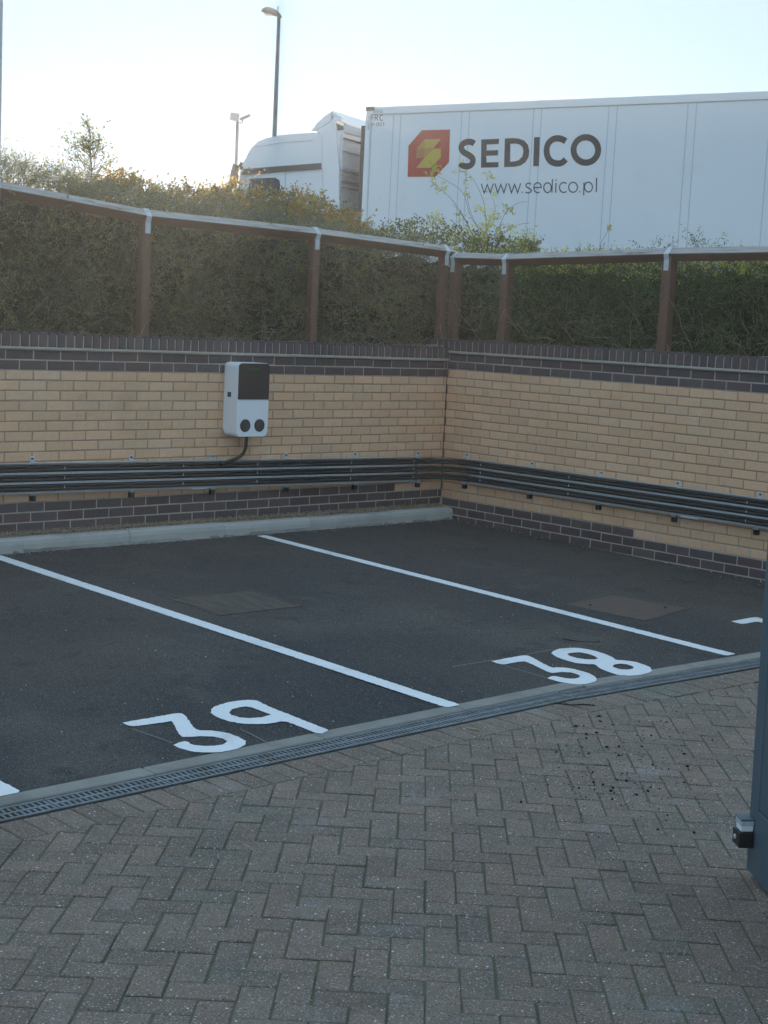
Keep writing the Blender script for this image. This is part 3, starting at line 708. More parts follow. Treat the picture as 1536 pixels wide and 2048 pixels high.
# ------------------------------------------------------------------ timber fences: birdsmouth posts, rail on its corner, steel straps
def fence(posts, rail, axis, label):
    """posts: [(x,y,z of rail top)], rail: [(x,y,ztop)]"""
    root = empty('timber_fence', (posts[0][0], posts[0][1], 1.5), label=label, cat='fence', group='timber rail fences behind the walls')
    R0 = root.location
    al = Vector((1, 0, 0)) if axis == 'x' else Vector((0, 1, 0)); ou = Vector((0, -1, 0)) if axis == 'x' else Vector((-1, 0, 0))
    def half(p, q, nm='rail'):
        p, q = Vector(p), Vector(q); ln = (q-p).length; d = (q-p).normalized()
        bm = bmesh.new(); rings = []; N = 14
        for i in range(N+1):
            t = -ln/2+ln*i/N; j = lambda: random.uniform(-.0012, .0012); s = .058
            rings.append([bm.verts.new(c) for c in ((t, -.006, s-.003+j()), (t, .006, s-.003+j()), (t, s+j(), .004), (t, s, -.004), (t, .004, -s), (t, -.004, -s), (t, -s, -.004), (t, -s+j(), .004))])
        for a, b in zip(rings, rings[1:]):
            for k in range(8):
                f = bm.faces.new((a[k], a[(k+1) % 8], b[(k+1) % 8], b[k])); f.material_index = 1 if k in (0, 1, 7) else 0
        bm.faces.new(rings[0]); bm.faces.new(rings[-1][::-1])
        o = bm_obj(nm, bm, MT['timber_x'], root, (p+q)/2-R0-Vector((0, 0, .058)), d.to_track_quat('X', 'Z').to_euler()); o.data.materials.append(MT['weathered'])
    for a, b in zip(rail, rail[1:]): half(Vector(a), Vector(b)-(Vector(b)-Vector(a)).normalized()*.003)
    for (x, y, z) in posts:
        hp = .040 if axis == 'x' else .046
        bm = bmesh.new(); box(bm, (-hp, -hp, -.5), (hp, hp, z-.07-1.5), .005)
        bm_obj('post', bm, MT['timber'], root, Vector((x, y, 1.5))-R0, (0, 0, random.uniform(-.02, .02)))
        # strap
        bm = bmesh.new(); zc = z-.058; o_ = hp+.003
        path = [(o_, zc-.135), (o_, zc-.045), (.062, zc+.0), (.060, zc+.005), (.004, z+.004), (-.004, z+.004), (-.060, zc+.005), (-.062, zc), (-o_, zc-.045), (-o_, zc-.135)]
        prev = None
        for a, b in path:
            r = []
            for sgn in (-1, 1):
                c = Vector((x, y, 0))+ou*a+Vector((0, 0, b))+al*.024*sgn; r.append(bm.verts.new(c))
            if prev: bm.faces.new((prev[0], prev[1], r[1], r[0]))
            prev = r
        bmesh.ops.translate(bm, verts=bm.verts, vec=-R0)
        o = bm_obj('strap', bm, MT['galv'], root); md = o.modifiers.new('t', 'SOLIDIFY'); md.thickness = .003; md.offset = 0
    return root
FL, FR = .42, .40
def PL(px, py): p = onplane(px, py, (0, FL, 0), (0, 1, 0)); return (p.x, FL, p.z)
def PR(px, py): p = onplane(px, py, (FR, 0, 0), (1, 0, 0)); return (FR, p.y, p.z)
pl_ = [PL(291, 418), PL(630, 455), PL(889, 490)]
a4 = PL(6, 363); a4 = (-4.95, FL, a4[2]+(a4[2]-pl_[0][2])*.45)
fence([a4]+pl_, [(-6.8, FL, a4[2]+.05), a4]+pl_[:2]+[(pl_[2][0]+.10, FL, pl_[2][2]-.006)], 'x', 'brown timber rail fence above the left wall, rising towards the left')
pr_ = [PR(914, 504), PR(1017, 507), PR(1342, 495)]
pr4 = (FR, pr_[2][1]-1.82, pr_[2][2]+.02)
fence(pr_+[pr4], [(FR, pr_[0][1]+.06, pr_[0][2])]+pr_[1:]+[pr4, (FR, -6.2, pr4[2]+.02)], 'y', 'brown timber rail fence above the right wall, level rail with four posts')

# ------------------------------------------------------------------ vegetation
def leaves(P, D, n, length, ll, lw, spread=.8, droop=.0, jit=.35):
    """sprays: P,D (k,3); n leaves on each; returns verts, quads"""
    k = len(P); t = (np.arange(n)+.5)/n
    t = np.broadcast_to(t, (k, n))+rng.uniform(-.3, .3, (k, n))/n
    Ln = length*rng.uniform(.6, 1.3, (k, 1)); D = D/np.linalg.norm(D, axis=1, keepdims=True)
    bendv = rng.normal(0, .35, (k, 3))
    pos = P[:, None, :]+D[:, None, :]*(t*Ln)[..., None]+bendv[:, None, :]*((t*Ln)**2/Ln.max())[..., None]*.8
    pos[..., 2] -= droop*(t*Ln)**2
    side = np.cross(D, rng.normal(0, 1, (k, 3))); side /= np.linalg.norm(side, axis=1, keepdims=True)
    sg = np.where(np.arange(n) % 2 == 0, 1., -1.)[None, :, None]
    ld = D[:, None, :]*.55+side[:, None, :]*sg*spread+rng.normal(0, jit, (k, n, 3)); ld /= np.linalg.norm(ld, axis=2, keepdims=True)
    nr = np.cross(ld, rng.normal(0, 1, (k, n, 3))); nr /= np.linalg.norm(nr, axis=2, keepdims=True)
    s = rng.uniform(.6, 1.3, (k, n, 1)); A = pos; T = pos+ld*ll*s
    Mi = pos+ld*ll*s*.45; Bq = Mi+nr*lw*.5*s; Cq = Mi-nr*lw*.5*s
    V = np.stack([A, Bq, T, Cq], 2).reshape(-1, 3); Fq = np.arange(len(V)).reshape(-1, 4)
    return V, Fq
def tubes(paths, r0, r1, m, name, parent, kind='stuff'):
    """paths: list of (n,3) arrays; triangular tubes"""
    V = []; Fq = []; c = 0
    for P in paths:
        n = len(P); T = np.gradient(P, axis=0); T /= np.linalg.norm(T, axis=1, keepdims=True)+1e-9
        a = np.cross(T, [.3, .2, .93]); a /= np.linalg.norm(a, axis=1, keepdims=True)+1e-9; b = np.cross(T, a)
        rr = np.linspace(r0, r1, n)[:, None]
        ring = np.stack([P+(a*math.cos(q)+b*math.sin(q))*rr for q in (0, 2.094, 4.189)], 1)
        V.append(ring.reshape(-1, 3))
        for i in range(n-1):
            for k in range(3): Fq.append((c+i*3+k, c+i*3+(k+1) % 3, c+i*3+3+(k+1) % 3, c+i*3+3+k))
        c += n*3
    o = np_obj(name, np.concatenate(V), Fq, m, parent)
    if kind: o['kind'] = kind
    return o
def curvy(p, d, L, n=7, wob=.25, grav=0.):
    P = [np.array(p, float)]; d = np.array(d, float); d /= np.linalg.norm(d)
    for _ in range(n):
        d = d+rng.normal(0, wob, 3); d[2] -= grav; d /= np.linalg.norm(d); P.append(P[-1]+d*L/n)
    return np.array(P)
def hedge_mass(root, n, sampler, outward, m, nl=13, length=.16, ll=.022, lw=.010, name='foliage', droop=0., rnd=.6, spread=.8):
    P = sampler(n); D = np.array(outward)[None, :]+rng.normal(0, rnd, (n, 3))
    V, Fq = leaves(P, D, nl, length, ll, lw, spread, droop)
    o = np_obj(name, V, Fq, m, root); o['kind'] = 'stuff'; return o
U = rng.uniform
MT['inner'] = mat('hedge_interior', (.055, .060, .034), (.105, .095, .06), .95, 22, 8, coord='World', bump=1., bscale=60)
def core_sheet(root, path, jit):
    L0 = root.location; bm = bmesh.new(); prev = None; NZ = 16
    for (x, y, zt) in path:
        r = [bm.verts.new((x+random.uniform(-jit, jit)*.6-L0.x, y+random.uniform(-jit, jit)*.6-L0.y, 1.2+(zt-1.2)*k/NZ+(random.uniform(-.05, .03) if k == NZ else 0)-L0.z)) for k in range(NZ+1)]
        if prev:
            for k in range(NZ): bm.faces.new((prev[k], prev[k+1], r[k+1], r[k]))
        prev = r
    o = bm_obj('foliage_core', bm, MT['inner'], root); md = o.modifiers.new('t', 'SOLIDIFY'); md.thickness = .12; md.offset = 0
# left clipped hedge, face just behind the fence
def interp(x, xs_, ys_): return np.interp(x, xs_, ys_)
topx = [-5.5, -4.4, -3.1, -1.4, .3]; topz = [2.80, 2.74, 2.56, 2.50, 2.44]
hl = empty('hedge', (-2.6, .9, 1.5), label='dull brown-green clipped hedge behind the left timber fence', cat='hedge', group='hedges behind the fences')
def clump(a, b): return .05*np.sin(6.1*a+4*b)+.05*np.sin(11.3*a-8.7*b+1)+.04*np.sin(17*b+5*a)+.05
def surfL(n):
    x = U(-6.6, .34, n); y = .57+.30*U(0, 1, n)**1.5+.05*np.sin(x*17+2*np.sin(x*3))+.05*np.sin(x*5.1)+.03*np.sin(x*13)
    z = 1.48+U(0, 1, n)**.9*(interp(x, topx, topz)-1.46); y = y+clump(x, z); return np.stack([x, y, z], 1)-np.array(hl.location)
def topL(n):
    x = U(-6.6, .3, n); y = U(.55, 1.35, n); z = interp(x, topx, topz)+.03+(y-.55)*.26*np.clip((-x+.2)/1.5, .1, 1)+U(-.1, .05, n); return np.stack([x, y, z], 1)-np.array(hl.location)
hedge_mass(hl, 3400, surfL, (0, -.5, .2), leafL, 17, .25, .032, .009, rnd=.8, droop=1.2, spread=.5)
hedge_mass(hl, 1500, surfL, (0, -.6, .35), leafO2, 16, .27, .032, .009, rnd=.7, droop=1.2, spread=.5, name='fresh_foliage')
hedge_mass(hl, 4200, topL, (0, -.25, .8), leafL, 13, .15, .021, .008, rnd=.5)
def topC(n):      # the corner between the two hedges
    x = U(.1, 1.5, n); y = U(.45, 1.7, n); z = 1.5+U(0, 1, n)*(.93-.05*np.sin(x*7)); return np.stack([x, y, z], 1)-np.array(hl.location)
hedge_mass(hl, 2200, topC, (-.35, -.35, .35), leafL, 13, .15, .021, .009, rnd=.7, name='corner_foliage')
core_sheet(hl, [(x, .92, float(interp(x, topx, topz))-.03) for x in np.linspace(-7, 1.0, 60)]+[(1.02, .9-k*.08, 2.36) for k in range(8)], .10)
def twigs(root, n, x0, x1, fn, m=MT['twig'], L=(.12, .4), r=.0022, name='twig'):
    paths = []
    for _ in range(n):
        x = U(x0, x1); p, d = fn(x); paths.append(curvy(np.array(p)-np.array(root.location), d, U(*L), 7, .28))
    return tubes(paths, r, r*.4, m, name, root)
twigs(hl, 200, -5.4, .2, lambda x: ((x, .52+U(-.02, .05), U(1.52, 2.4)), (U(-1, 1), U(-.25, .05), U(-.6, .9))))
twigs(hl, 60, -5.2, .2, lambda x: ((x, .42+U(-.12, .05), U(1.52, 1.60)), (U(-1, 1), U(-.5, .1), U(.05, .9))), r=.003)
# right hedge
hr = empty('hedge', (.9, -2, 1.5), label='dark green hedge behind the right timber fence with yellow leaves along its top', cat='hedge', group='hedges behind the fences')
def topR(y): return 2.38+.02*np.sin(y*4)+.025*np.sin(y*9.3)
def surfR(n):
    y = U(-5.6, .30, n); x = .55+.34*U(0, 1, n)**1.5+.04*np.sin(y*15)+.05*np.sin(y*5.3)
    z = 1.5+U(0, 1, n)*(topR(y)-1.50); x = x+clump(y, z); return np.stack([x, y, z], 1)-np.array(hr.location)
def tR(n):
    y = U(-5.6, .35, n); x = U(.55, 1.3, n); z = topR(y)+U(-.10, .03, n); return np.stack([x, y, z], 1)-np.array(hr.location)
hedge_mass(hr, 4000, surfR, (-.55, 0, .1), leafR, 18, .28, .034, .009, rnd=.75, droop=1.2, spread=.5)
hedge_mass(hr, 900, surfR, (-.6, 0, .2), leafG, 12, .22, .034, .011, rnd=.6, droop=.5, name='fresh_foliage')
hedge_mass(hr, 3200, tR, (-.4, 0, .45), leafR, 13, .15, .022, .008, rnd=.5)
def tRy(n):
    y = -U(0, 1, n)*4.6-.15; x = U(.50, .95, n); z = topR(y)+.03+U(-.09, .06, n); return np.stack([x, y, z], 1)-np.array(hr.location)
hedge_mass(hr, 1000, tRy, (-.3, .0, .5), leafY, 6, .09, .028, .015, name='yellow_leaves', rnd=.9)
hedge_mass(hr, 700, tRy, (-.3, .0, .5), leafO2, 8, .10, .024, .013, name='olive_leaves', rnd=.9)
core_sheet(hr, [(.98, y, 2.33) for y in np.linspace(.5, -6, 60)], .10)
twigs(hr, 260, -5, .2, lambda y: ((.48+U(-.02, .05), y, U(1.52, 2.2)), (U(-.25, .05), U(-1, 1), U(-.6, .8))))
twigs(hr, 46, -3.4, .1, lambda y: ((.44+U(-.10, .05), y, U(1.55, 1.8)), (U(-.5, .1), U(-1, 1), U(-.2, .8))), r=.004, L=(.2, .6), name='bare_branch')
# sprays poking above and over the right rail
for px, py, n in ((1385, 480, 14), (1330, 486, 8), (1420, 485, 8), (1290, 490, 5)):
    p = onplane(px, py, (.62, 0, 0), (1, 0, 0))
    def sp(k): return np.array([p.x, p.y, p.z-.06])+rng.normal(0, .03, (k, 3))-np.array(hr.location)
    hedge_mass(hr, n, sp, (-.3, -.7, .5), leafR, 15, .17, .022, .008, rnd=.4)
# shrubs banked up behind the left hedge; outline taken at y = 1.6
skx = [-6.5, -3.75, -3.29, -2.91, -2.44, -2.12, -1.73, -1.34, -1.16, -.42, .0, .25, .45]
skz = [2.95, 2.88, 2.94, 2.92, 2.93, 2.86, 2.90, 3.0, 2.96, 2.98, 2.90, 2.76, 2.55]
shr = []
def shrub(x0, x1, label, m, m2, n, y0=1.25, y1=2.0, base=1.5, ll=.034, lw=.020, top=0.):
    root = empty('shrub', ((x0+x1)/2, (y0+y1)/2, base), label=label, cat='shrub', group='shrubs behind the left hedge')
    L0 = np.array(root.location)
    def smp(k):
        x = U(x0-.08, x1+.08, k); y = U(y0, y1, k); zt = interp(x, skx, skz)+.03*np.sin(x*9)+.03*np.sin(x*23+y*8)+top
        e = 1-.18*((y-1.6)/.5)**2; z = zt*e-.10+.03-U(0, 1, k)**2*.55; return np.stack([x, y, z], 1)-L0
    hedge_mass(root, int(n*.6), smp, (0, -.3, .75), m, 9, .12, ll, lw, rnd=.7)
    hedge_mass(root, int(n*.4), smp, (0, -.3, .75), m2, 9, .12, ll*.9, lw, rnd=.7, name='older_foliage')
    paths = [curvy((U(x0, x1)-L0[0], U(y0, y1)-L0[1], .1), (U(-.3, .3), U(-.3, .1), 1), U(.8, 1.3), 8, .12) for _ in range(26)]
    tubes(paths, .006, .002, MT['stem'], 'branches', root)
    bx('foliage_core', (x0-L0[0], y0+.2-L0[1], -.2), (x1-L0[0], y1-.1-L0[1], .95), leafL, root)
    return root
shrub(-5.6, -3.0, 'spiky olive shrub at the left edge, standing above the rail in front of the sky', leafO2, leafL, 1900, ll=.032, lw=.010)
shrub(-3.0, -1.5, 'autumn leaved shrub with brown and yellow leaves between the sapling and the truck cab', leafO, leafO2, 1900, top=.045)
shrub(-1.5, .25, 'rounded brown-leaved shrub standing in front of the truck cab', leafO, leafL, 2300, top=.035)
# loose twiggy end of that shrub and the tall thin grass tips at the left
gr = empty('shrub', (-4.2, 1.0, 1.6), label='thin upright stems with narrow leaves above the rail at the left edge', cat='shrub', group='shrubs behind the left hedge')
L0 = np.array(gr.location); P = []
for _ in range(150):
    x = U(-5.4, -2.6); P.append(curvy(np.array([x, U(.8, 1.5), 2.45+U(0, .2)])-L0, (U(-.5, .5), U(-.2, .1), 1), U(.2, .42)*(1 if x < -3 else .7), 6, .12))
tubes(P, .0022, .001, MT['straw'], 'stems', gr)
PP = np.concatenate([p[2:] for p in P]); DD = np.repeat([[0., -.1, 1.]], len(PP), 0)+rng.normal(0, .3, (len(PP), 3))
V, Fq = leaves(PP, DD, 3, .05, .030, .007); np_obj('foliage', V, Fq, leafO2, gr)['kind'] = 'stuff'
# sapling
sx = onplane(185, 345, (0, 1.7, 0), (0, 1, 0)); sp_ = empty('sapling', (sx.x, 1.7, 1.6), label='young pale-leaved sapling standing above the hedge against the bright sky at left', cat='tree')
H = onplane(185, 252, (0, 1.7, 0), (0, 1, 0)).z-1.6
tr_ = curvy((0, 0, 0), (0, 0, 1), H, 10, .03); tubes([tr_, tr_[4:]+np.array([.012, .02, 0])], .011, .003, MT['stem'], 'trunk', sp_)
br = []
for i in range(80):
    t = U(.70, .985); q_ = t*10; b = tr_[int(q_)]*(1-q_ % 1)+tr_[int(q_)+1]*(q_ % 1); w_ = (.13 if t > .87 else .13+.32*min(1, (.87-t)/.10))*U(.6, 1.2); a = U(0, 6.28)
    br.append(curvy(b, (math.cos(a), math.sin(a)*.6, .75), w_, 6, .16))
tubes(br, .003, .001, MT['stem'], 'limb', sp_)
PP = np.concatenate([b[3:] for b in br]); PP = PP[rng.uniform(0, 1, len(PP)) < .95]; DD = rng.normal(0, 1, PP.shape)+[0, 0, .3]
V, Fq = leaves(PP, DD, 3, .05, .026, .014, jit=.6); np_obj('crown', V, Fq, leafS, sp_)['kind'] = 'stuff'
# rose-like bush with yellow leaves between the two fences
rb = empty('bush', (.85, .95, 1.5), label='sprawling bush with yellow leaves and long bare shoots in front of the trailer', cat='bush')
L0 = np.array(rb.location)
def rp(px, py, d=0.): p = onplane(px, py, (.9+d, .9+d, 0), (.707, .707, 0)); return np.array(p)-L0
shoots = [[(985,480),(945,440),(925,385),(890,360),(862,345)],[(950,478),(925,430),(900,395),(870,370),(862,363)],[(975,485),(972,440),(966,400),(945,357),(930,358)],
    [(962,470),(955,455),(940,420),(932,380)],[(985,485),(1000,450),(1015,420),(1040,405),(1055,404)],[(990,488),(1010,465),(1035,450),(1060,446)],
    [(965,480),(975,450),(990,420),(985,395)],[(1000,490),(1030,488),(1050,478),(1075,492)],[(905,470),(890,445),(870,440),(880,425)],[(870,355),(850,338),(885,350)],
    [(945,470),(930,440),(912,415),(905,410)]]
paths = []
for s in shoots:
    c = curve([Vector(p) for p in s], 5); paths.append(np.array([rp(p.x, p.y, .02*math.sin(i+len(s))) for i, p in enumerate(c)]))
tubes(paths, .0032, .0014, MT['stem'], 'shoots', rb)
ctr = [(965,455,10),(985,440,10),(990,428,6),(1000,462,5),(940,455,5),(960,420,7),(1015,420,6),(868,336,7),(858,345,3),(866,333,3),(885,378,5),(868,370,4),(918,342,4),(930,390,3),(918,430,5),(932,360,3),
       (978,358,4),(1045,480,8),(1056,465,5),(868,440,9),(880,438,6),(950,478,8),(970,478,8),(925,470,8),(900,470,6),(1030,452,3),(1070,470,4),(985,388,4),(1020,455,4),(1000,470,7)]
PP = []
for a, b, n in ctr:
    for _ in range(n*2): PP.append(rp(a+rng.normal(0, 6), b+rng.normal(0, 6), rng.normal(0, .03)))
PP = np.array(PP); V, Fq = leaves(PP, rng.normal(0, 1, PP.shape), 4, .045, .030, .016, jit=.7); np_obj('yellow_leaves', V, Fq, leafY, rb)['kind'] = 'stuff'
PP = []
for _ in range(900):
    a = U(745, 1075); lo = np.interp(a, [745, 790, 850, 900, 960, 1010, 1075], [462, 448, 440, 452, 468, 480, 488]); hi = np.interp(a, [745, 900, 1020, 1075], [492, 520, 525, 500])
    PP.append(rp(a, lo+(hi-lo)*U(0, 1)**.8, rng.normal(0, .12)))
PP = np.array(PP); DD = rng.normal(0, .7, PP.shape)+[-.2, -.2, .4]; V, Fq = leaves(PP, DD, 7, .09, .030, .018, jit=.5); np_obj('foliage', V, Fq, leafO2, rb)['kind'] = 'stuff'
PP = PP[rng.uniform(0, 1, len(PP)) < .22]; V, Fq = leaves(PP, rng.normal(0, 1, PP.shape), 5, .07, .030, .018, jit=.5); np_obj('pale_leaves', V, Fq, leafY, rb)['kind'] = 'stuff'
yp = onplane(1220, 455, (.8, 0, 0), (1, 0, 0)); sh2 = empty('shoot', (yp.x, yp.y, 1.7), label='single thin shoot with a yellow leaf above the right rail', cat='plant')
tubes([np.array([(0, .05, .2), (0, .10, yp.z-1.85), (0, .03, yp.z-1.74), (0, 0, yp.z-1.70)])], .003, .001, MT['stem'], 'stem', sh2)
V, Fq = leaves(np.array([[0, 0, yp.z-1.71]]*5), rng.normal(0, 1, (5, 3)), 5, .03, .026, .015); np_obj('foliage', V, Fq, leafY, sh2)
# ivy and dry leaves creeping on the coping by the corner
scatter('dry_leaves', 60, lambda: (rng.normal(-.12, .13), U(-.0, .19), 1.595+U(0, .015)), .014, MT['twig'], 'dry leaves and twigs lying on the coping by the corner', 'dead leaves', flat=.25)

# ------------------------------------------------------------------ truck
D_T = 24.; d0 = ray(735, 215); P0 = CAM+d0*(D_T/math.hypot(d0.x, d0.y)); PH = R_(-70)
tu = Vector((math.cos(PH), math.sin(PH), 0)); tn = Vector((-tu.y, tu.x, 0)); ROAD = 1.22
truck = empty('articulated_truck', (P0.x, P0.y, ROAD), (0, 0, PH), label='white articulated truck with a tall lettered refrigerated trailer parked behind the hedge', cat='truck')
ZB = P0.z-ROAD                                  # trailer top above the road, local z
def T(px, py, n=0.):                            # local (t,h) of a pixel on the truck's side plane
    q = onplane(px, py, P0+tn*n, tn)-P0; return (q.dot(tu), q.z+ZB)
tra = bx('trailer', (0, 0, 1.12), (13.6, 2.6, ZB), MT['trailer'], truck, .012)
cr = []
bx('top_rail', (-.006, -.018, ZB-.115), (13.6, -.001, ZB-.003), MT['truckw'], tra, .003)
bx('top_seam', (.0, -.003, ZB-.128), (13.6, -.0005, ZB-.118), MT['seam'], tra)
bx('corner_post', (-.012, -.022, 1.1), (.075, -.001, ZB-.12), MT['truckw'], tra, .003)
bx('corner_casting', (-.014, -.026, ZB-.055), (.14, -.0185, ZB+.004), MT['tdark'], tra)
bx('corner_seam', (.080, -.004, 1.1), (.092, -.0005, ZB-.13), MT['seam'], tra)
bx('bulkhead_edge', (-.105, .02, 1.1), (-.013, 2.5, ZB-.28), MT['tdark'], tra)
bx('marker_strip', (.115, -.0225, ZB-.10), (.29, -.0185, ZB-.04), MT['seam'], tra)
bx('marker_strip', (.03, -.0262, ZB-.35), (.066, -.0225, ZB-.13), MT['seam'], tra)
ts = [.531+1.190*k-.0 for k in range(11)]
for k in range(11):
    tt = T(801.8, 232)[0]+(T(1394, 205)[0]-T(801.8, 232)[0])/4*k
    for dt in (0, -.128):
        if tt+dt < 13.5: bx('panel_seam', (tt+dt-.006, -.003, 1.13), (tt+dt+.006, -.0005, ZB-.13), MT['seam'], tra)
        else: pass
SLOPE = .0136
for o in [tra]+list(tra.children):
    for v in o.data.vertices:
        if v.co.z > ZB-1: v.co.z += SLOPE*max(0, v.co.x)
def lf(d=0.):
    return lambda a, b: (*((lambda q: (q[0], -.0045-d, q[1]))(T(a, b))),)
def lettersheet(name, loops, m, d=0.):
    bm = bmesh.new()
    W = [[T(*p) for p in lp] for lp in loops]
    sheet(bm, W, lambda a, b: (a, -.0045-d, b)); return bm_obj(name, bm, m, tra)
def letterrib(name, strokes, wpx, m, d=0.):
    bm = bmesh.new()
    for i, (pts, cl) in enumerate(strokes): ribbon(bm, [T(*p) for p in pts], wpx*D_T*1.05/F_PX, lambda a, b, i=i: (a, -.0045-d-.0006*i, b), cl)
    return bm_obj(name, bm, m, tra)
zL = lambda l: [(800+x/7.68, 250+y/7.68) for x, y in l]
lettersheet('logo', [zL([(340,80),(770,70),(755,570),(545,795),(118,797),(132,318)])], MT['red'])
lettersheet('logo_facet', [zL([(385,222),(632,215),(515,360),(375,362)])], MT['y1'], .002)
lettersheet('logo_facet', [zL([(383,222),(373,362),(262,370),(262,352)])], MT['y4'], .002)
lettersheet('logo_facet', [zL([(262,372),(373,364),(368,505),(250,512)])], MT['y3'], .002)
lettersheet('logo_facet', [zL([(375,364),(512,362),(371,503)])], MT['y4'], .002)
lettersheet('logo_facet', [zL([(516,364),(632,362),(630,500),(470,658),(378,658),(372,508)])], MT['y2'], .002)
lettersheet('logo_facet', [zL([(370,510),(376,658),(252,660)])], MT['y1'], .002)
zT = lambda l: [(900+x/4.8, 260+y/4.8) for x, y in l]
W0 = 10.8
letterrib('letter', [(zT(curve([(234,132),(205,115),(160,115),(118,140),(110,180),(135,215),(180,240),(215,270),(220,305),(200,338),(160,350),(120,340),(98,318)], 4)), 0)], W0, MT['txt'])
lettersheet('letter', [zT([(302,92),(472,84),(469,134),(353,140),(352,198),(464,192),(462,243),(350,248),(350,312),(466,308),(465,357),(298,362)])], MT['txt'])
lettersheet('letter', [zT([(528,82),(600,78),(660,82),(715,102),(750,145),(762,200),(755,260),(725,310),(680,340),(620,353),(520,356)]), zT([(580,132),(578,305),(620,302),(660,290),(695,255),(706,205),(698,165),(670,140),(630,130)])], MT['txt'])
lettersheet('letter', [zT([(808,70),(863,67),(855,347),(800,348)])], MT['txt'])
letterrib('letter', [(zT(curve([(1112,108),(1080,90),(1035,80),(985,92),(942,135),(928,200),(940,260),(975,305),(1030,322),(1080,312),(1112,282)], 4)), 0)], W0, MT['txt'])
letterrib('letter', [(zT(arc(1305, 192, 118, 122, 0, 350, 35)), 1)], W0, MT['txt'])
def wv(x, y): return (zT([(x, y+2), (x+27, y+92), (x+57, y+10), (x+86, y+91), (x+115, y)]), 0)
for k, (wx, wy) in enumerate(((302, 514), (432, 512), (564, 512))): letterrib('letter', [wv(wx, wy)], 1.9, MT['txt_b'])
letterrib('letter', [(zT([(689,598),(699,598)]), 0)], 2.2, MT['txt_b'])
letterrib('letter', [(zT(curve([(780,520),(755,510),(733,522),(735,545),(765,562),(782,582),(758,604),(725,597)])), 0)], 2, MT['txt_b'])
letterrib('letter', [(zT(arc(842, 554, 36, 48, 0, -300, 20)), 0), (zT([(808,554),(877,552)]), 0)], 2, MT['txt_b'])
letterrib('letter', [(zT(arc(937, 554, 36, 47, 0, 350, 24)), 1), (zT([(985,470),(979,602)]), 0)], 2, MT['txt_b'])
letterrib('letter', [(zT([(1019,508),(1015,602)]), 0), (zT([(1020,477),(1020,487)]), 0)], 2.1, MT['txt_b'])
letterrib('letter', [(zT(arc(1092, 552, 40, 48, -50, -310, 20)), 0)], 2, MT['txt_b'])
letterrib('letter', [(zT(arc(1182, 550, 42, 48, 0, 350, 24)), 1)], 2, MT['txt_b'])
letterrib('letter', [(zT([(1242,593),(1252,593)]), 0)], 2.2, MT['txt_b'])
letterrib('letter', [(zT(arc(1330, 548, 38, 47, 0, 350, 24)), 1), (zT([(1288,503),(1284,628)]), 0)], 2, MT['txt_b'])
letterrib('letter', [(zT([(1408,460),(1405,597)]), 0)], 2.1, MT['txt_b'])
zF = lambda l: [(600+x/8.084, 200+y/8.084) for x, y in l]
letterrib('letter', [(zF([(1192,240),(1152,242),(1148,334)]), 0), (zF([(1152,286),(1187,284)]), 0)], 1.5, MT['txt_b'])
letterrib('letter', [(zF([(1213,334),(1217,240),(1245,240),(1258,255),(1255,275),(1240,288),(1217,288)]), 0), (zF([(1238,288),(1262,332)]), 0)], 1.5, MT['txt_b'])
letterrib('letter', [(zF(arc(1320, 286, 28, 46, -50, -310, 16)), 0)], 1.5, MT['txt_b'])
dg = {'0': [(arc(0, 0, 11, 24, 0, 350, 14), 1)], '1': [([(-8, -12), (2, -24), (0, 24)], 0)], '-': [([(-9, 0), (9, -1)], 0)],
      '2': [(curve([(-10, -14), (0, -24), (10, -14), (6, 0), (-11, 23)])+[Vector((12, 23))], 0)], '3': [(curve([(-9, -19), (2, -24), (9, -12), (0, -2), (10, 10), (2, 24), (-10, 19)]), 0)]}
for i, cch in enumerate('01-2023'):
    cx_ = (1150, 1182, 1212, 1243, 1279, 1314, 1350)[i]
    letterrib('letter', [(zF([(cx_+p[0], 396-i*1.2+p[1]) for p in l]), c) for l, c in dg[cch]], 1.0, MT['txt_l'])
# cab
def prof_px(l): return [T(*p) for p in l]
def slab(name, poly, n0, n1, m, parent, bev=0., segs=2):
    bm = bmesh.new(); f = prism(bm, poly, (n0, n1), lambda a, b, c: (a, c, b))
    if bev: bmesh.ops.bevel(bm, geom=list({e for q in f[:2] for e in q.edges}), offset=bev, segments=segs, affect='EDGES')
    return bm_obj(name, bm, m, parent)
front = [(466,400),(468,372),(474,345),(480,325),(487,305),(496,292),(508,281),(524,274),(552,269),(585,266),(628,263)]
cp = prof_px(front)
rear_t = T(676, 330)[0]-.0
poly = [(cp[0][0]-.02, .95)]+cp+[T(641, 262), T(643, 262)]
poly = poly[:-1]+[(rear_t, T(668, 258)[1]), (rear_t, .95)]
cab = slab('cab', poly, .09, 2.49, MT['truckw'], truck, .04, 2)
col_ = [(641,272),(632,258),(667,237),(669,262),(671,290),(675,335),(676,420),(643,420),(642,340),(640,330)]
bm = bmesh.new(); slab('side_deflector', prof_px(col_)[:]+[], .045, .092, MT['truckw'], cab, .008)
slab('side_deflector', prof_px(col_)[:]+[], 2.488, 2.535, MT['truckw'], cab, .008)
slab('roof_deflector', prof_px([(615,260),(628,244),(641,231),(659,219.5),(665,236),(648,242),(632,254),(622,261)]), .10, 2.45, MT['truckw'], cab, .015)
slab('trim_strip', prof_px([(484,337),(560,331),(641,325),(643,336),(560,342),(481,348)]), .055, .091, MT['tdark'], cab, .004)
slab('trim_strip', prof_px([(480,344),(560,340),(600,338),(600,339.5),(560,342),(480,349)]), .052, .0545, MT['tdark'], cab)
wn = slab('side_window', prof_px([(495,357),(505,355.5),(545,354),(553,359),(555,368),(552,390),(488,392)]), .082, .0905, MT['glassd'], cab)
